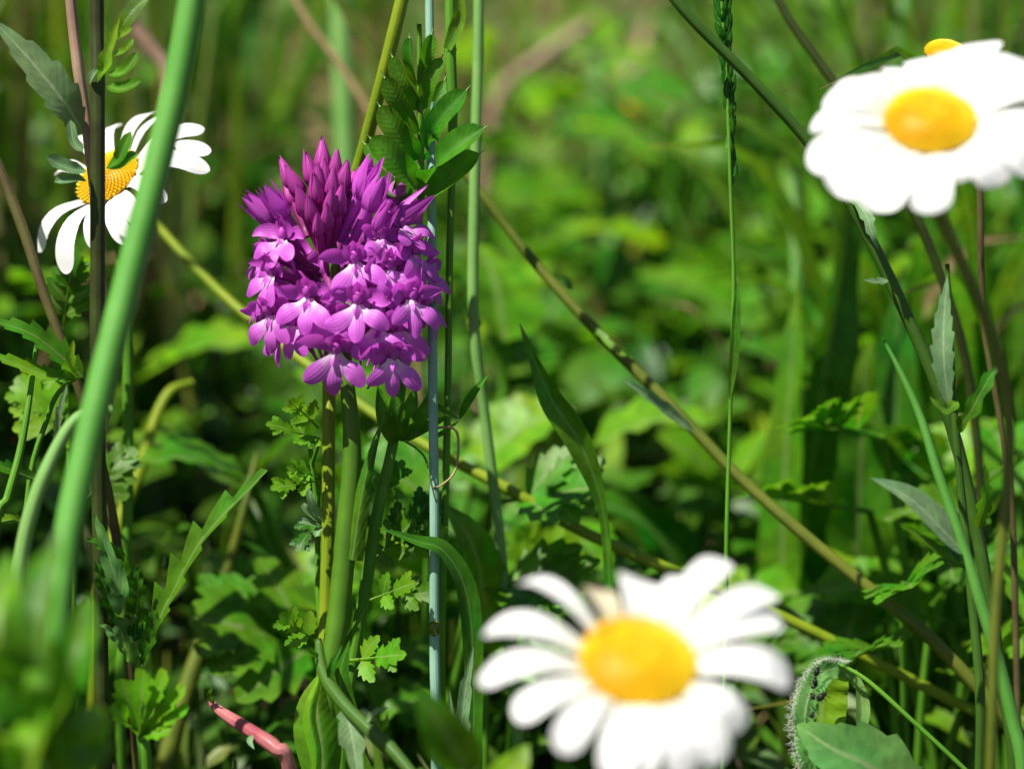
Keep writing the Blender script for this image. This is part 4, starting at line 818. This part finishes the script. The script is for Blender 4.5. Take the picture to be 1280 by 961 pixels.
for root, lab, grp, cnt, (lo, hi) in protos:
    root['label'] = lab; root['group'] = grp
    for k in range(cnt):
        while True:
            px = random.uniform(-60, 1340); d = lo + (hi - lo) * random.random() ** 1.1
            if 'tuft' in root.name and 330 < px < 1010 and d < (.8 if 'dry' in root.name else 1.0): continue
            if (600 < px < 1010 and d < .66) or (140 < px < 430 and d < .74): continue
            break
        # foot on the ground at that depth along the axis
        x = (px - 640) * K * d; y = CAM.y + (d - (CAM.z) * math.sin(PITCH)) / math.cos(PITCH)
        loc = Vector((x, y, gz(x, y) - .002)); rz = random.uniform(0, 6.28); sc = random.uniform(.75, 1.3); tl = (random.uniform(-.15, .15), random.uniform(-.15, .15))
        if k == 0: root.location = loc; root.rotation_euler = (tl[0], tl[1], rz); root.scale = (sc,) * 3
        else: clone(root, loc, rz, sc, tilt=tl)
# a few background things that stand out
t, f = plant('broad_leaf_plant', 'large bright green leaf blurred behind the slanting stalk', 'plant', 650, .66)
lf(t, [(600, 430, .66), (640, 375, .655), (690, 330, .65)], 105, ovate, 'leaf_bright', nrm=Vector((-.3, -.6, 1)), half=3, fold=.1); lf(t, [(720, 480, .66), (690, 430, .655), (640, 398, .65)], 80, ovate, 'leaf_bright', nrm=Vector((-.2, -.5, 1)), half=3, fold=.1)
petio(t, f, [(640, 600, .66), (600, 430, .66)], 5); petio(t, f, [(690, 600, .66), (720, 480, .66)], 5)
t, f = plant('broad_leaf_plant', 'bright rounded leaves blurred beside the thin seed grass', 'plant', 880, .60)
for b_, m_, e_, w in (((900, 600), (860, 565), (820, 545), 80), ((910, 600), (935, 570), (960, 540), 60), ((905, 605), (870, 600), (830, 598), 50)):
    lf(t, [(*b_, .60), (*m_, .595), (*e_, .59)], w, ovate, 'leaf_bright', nrm=Vector((-.2, -.5, 1)), half=3, fold=.12); petio(t, f, [(900, 680, .60), (*b_, .60)], 4)
t, f = plant('broad_leaf_plant', 'bright pair of leaves blurred left of the broad white daisy', 'plant', 880, .80)
for b_, m_, e_, w in (((870, 260), (850, 220), (850, 185), 80), ((890, 270), (930, 250), (980, 262), 60), ((860, 270), (820, 230), (800, 200), 50)):
    lf(t, [(*b_, .80), (*m_, .795), (*e_, .79)], w, ovate, 'leaf_bright', nrm=Vector((-.2, -.6, 1)), half=3, fold=.12); petio(t, f, [(880, 400, .80), (*b_, .80)], 4)
def bg_stalk(label, pix, w, mat):
    stalk('grass_stalk', label, 'grass', pix, w, mat, lean=.1, sides=8, n=24)
bg_stalk('broad pale blurred stalk behind the top of the orchid', [(424, -40, .66), (428, 60, .66), (432, 200, .66), (436, 400, .66)], 28, 'st_pale')
bg_stalk('blurred brown stalk slanting to the top of the yellow-green stalk', [(350, -40, .60), (386, 30, .60), (430, 90, .60), (500, 220, .60), (520, 400, .60)], 10, 'st_straw')
bg_stalk('blurred olive stalk crossing behind the vetch', [(400, -40, .58), (440, 30, .58), (470, 80, .58), (500, 200, .58), (510, 420, .58)], 12, 'st_olive')
bg_stalk('blurred pinkish stalk behind the thick slanting stalk', [(160, 26, .60), (190, 64, .60), (212, 98, .60), (206, 190, .60), (172, 320, .60), (130, 480, .60)], 20, 'st_pink')
bg_stalk('blurred dry pinkish stalk behind the pale jointed stalk', [(740, 30, .85), (680, 70, .85), (620, 130, .85), (600, 300, .85)], 18, 'st_pink')
bg_stalk('blurred bluish stalk behind the slanting brown-green stalk', [(744, 60, .80), (752, 160, .80), (764, 280, .80), (775, 420, .80)], 22, 'st_pale')
bg_stalk('blurred pale stalk beside the dark dock leaves', [(990, 200, .62), (996, 330, .62), (996, 460, .62), (990, 600, .62)], 14, 'st_pale')
# yellow flower far behind
D5 = .86; C5 = P(800, 142, D5); s5 = [P(802, 190, D5), P(804, 300, D5)]; s5 += to_ground(s5[-1], s5[-2], .1)
bt = thing('buttercup', 'small blurred yellow flower in the meadow behind', 'flower', s5[-1])
for k in range(7):
    a = 6.28 * k / 7; d = Vector((math.cos(a), -math.sin(a) * .8, .55 + .3 * math.sin(a))).normalized() * S(24, D5)
    part('petal', MB().blade([C5, C5 + d * .6 + Vector((0, 0, .001)), C5 + d], S(20, D5), Vector((0, -.6, 1)), obov, n=8, half=2, cup=.3), 'butter', bt)
part('stem', MB().tube([C5] + s5, S(3, D5), n=16, sides=6), 'st_green', bt)
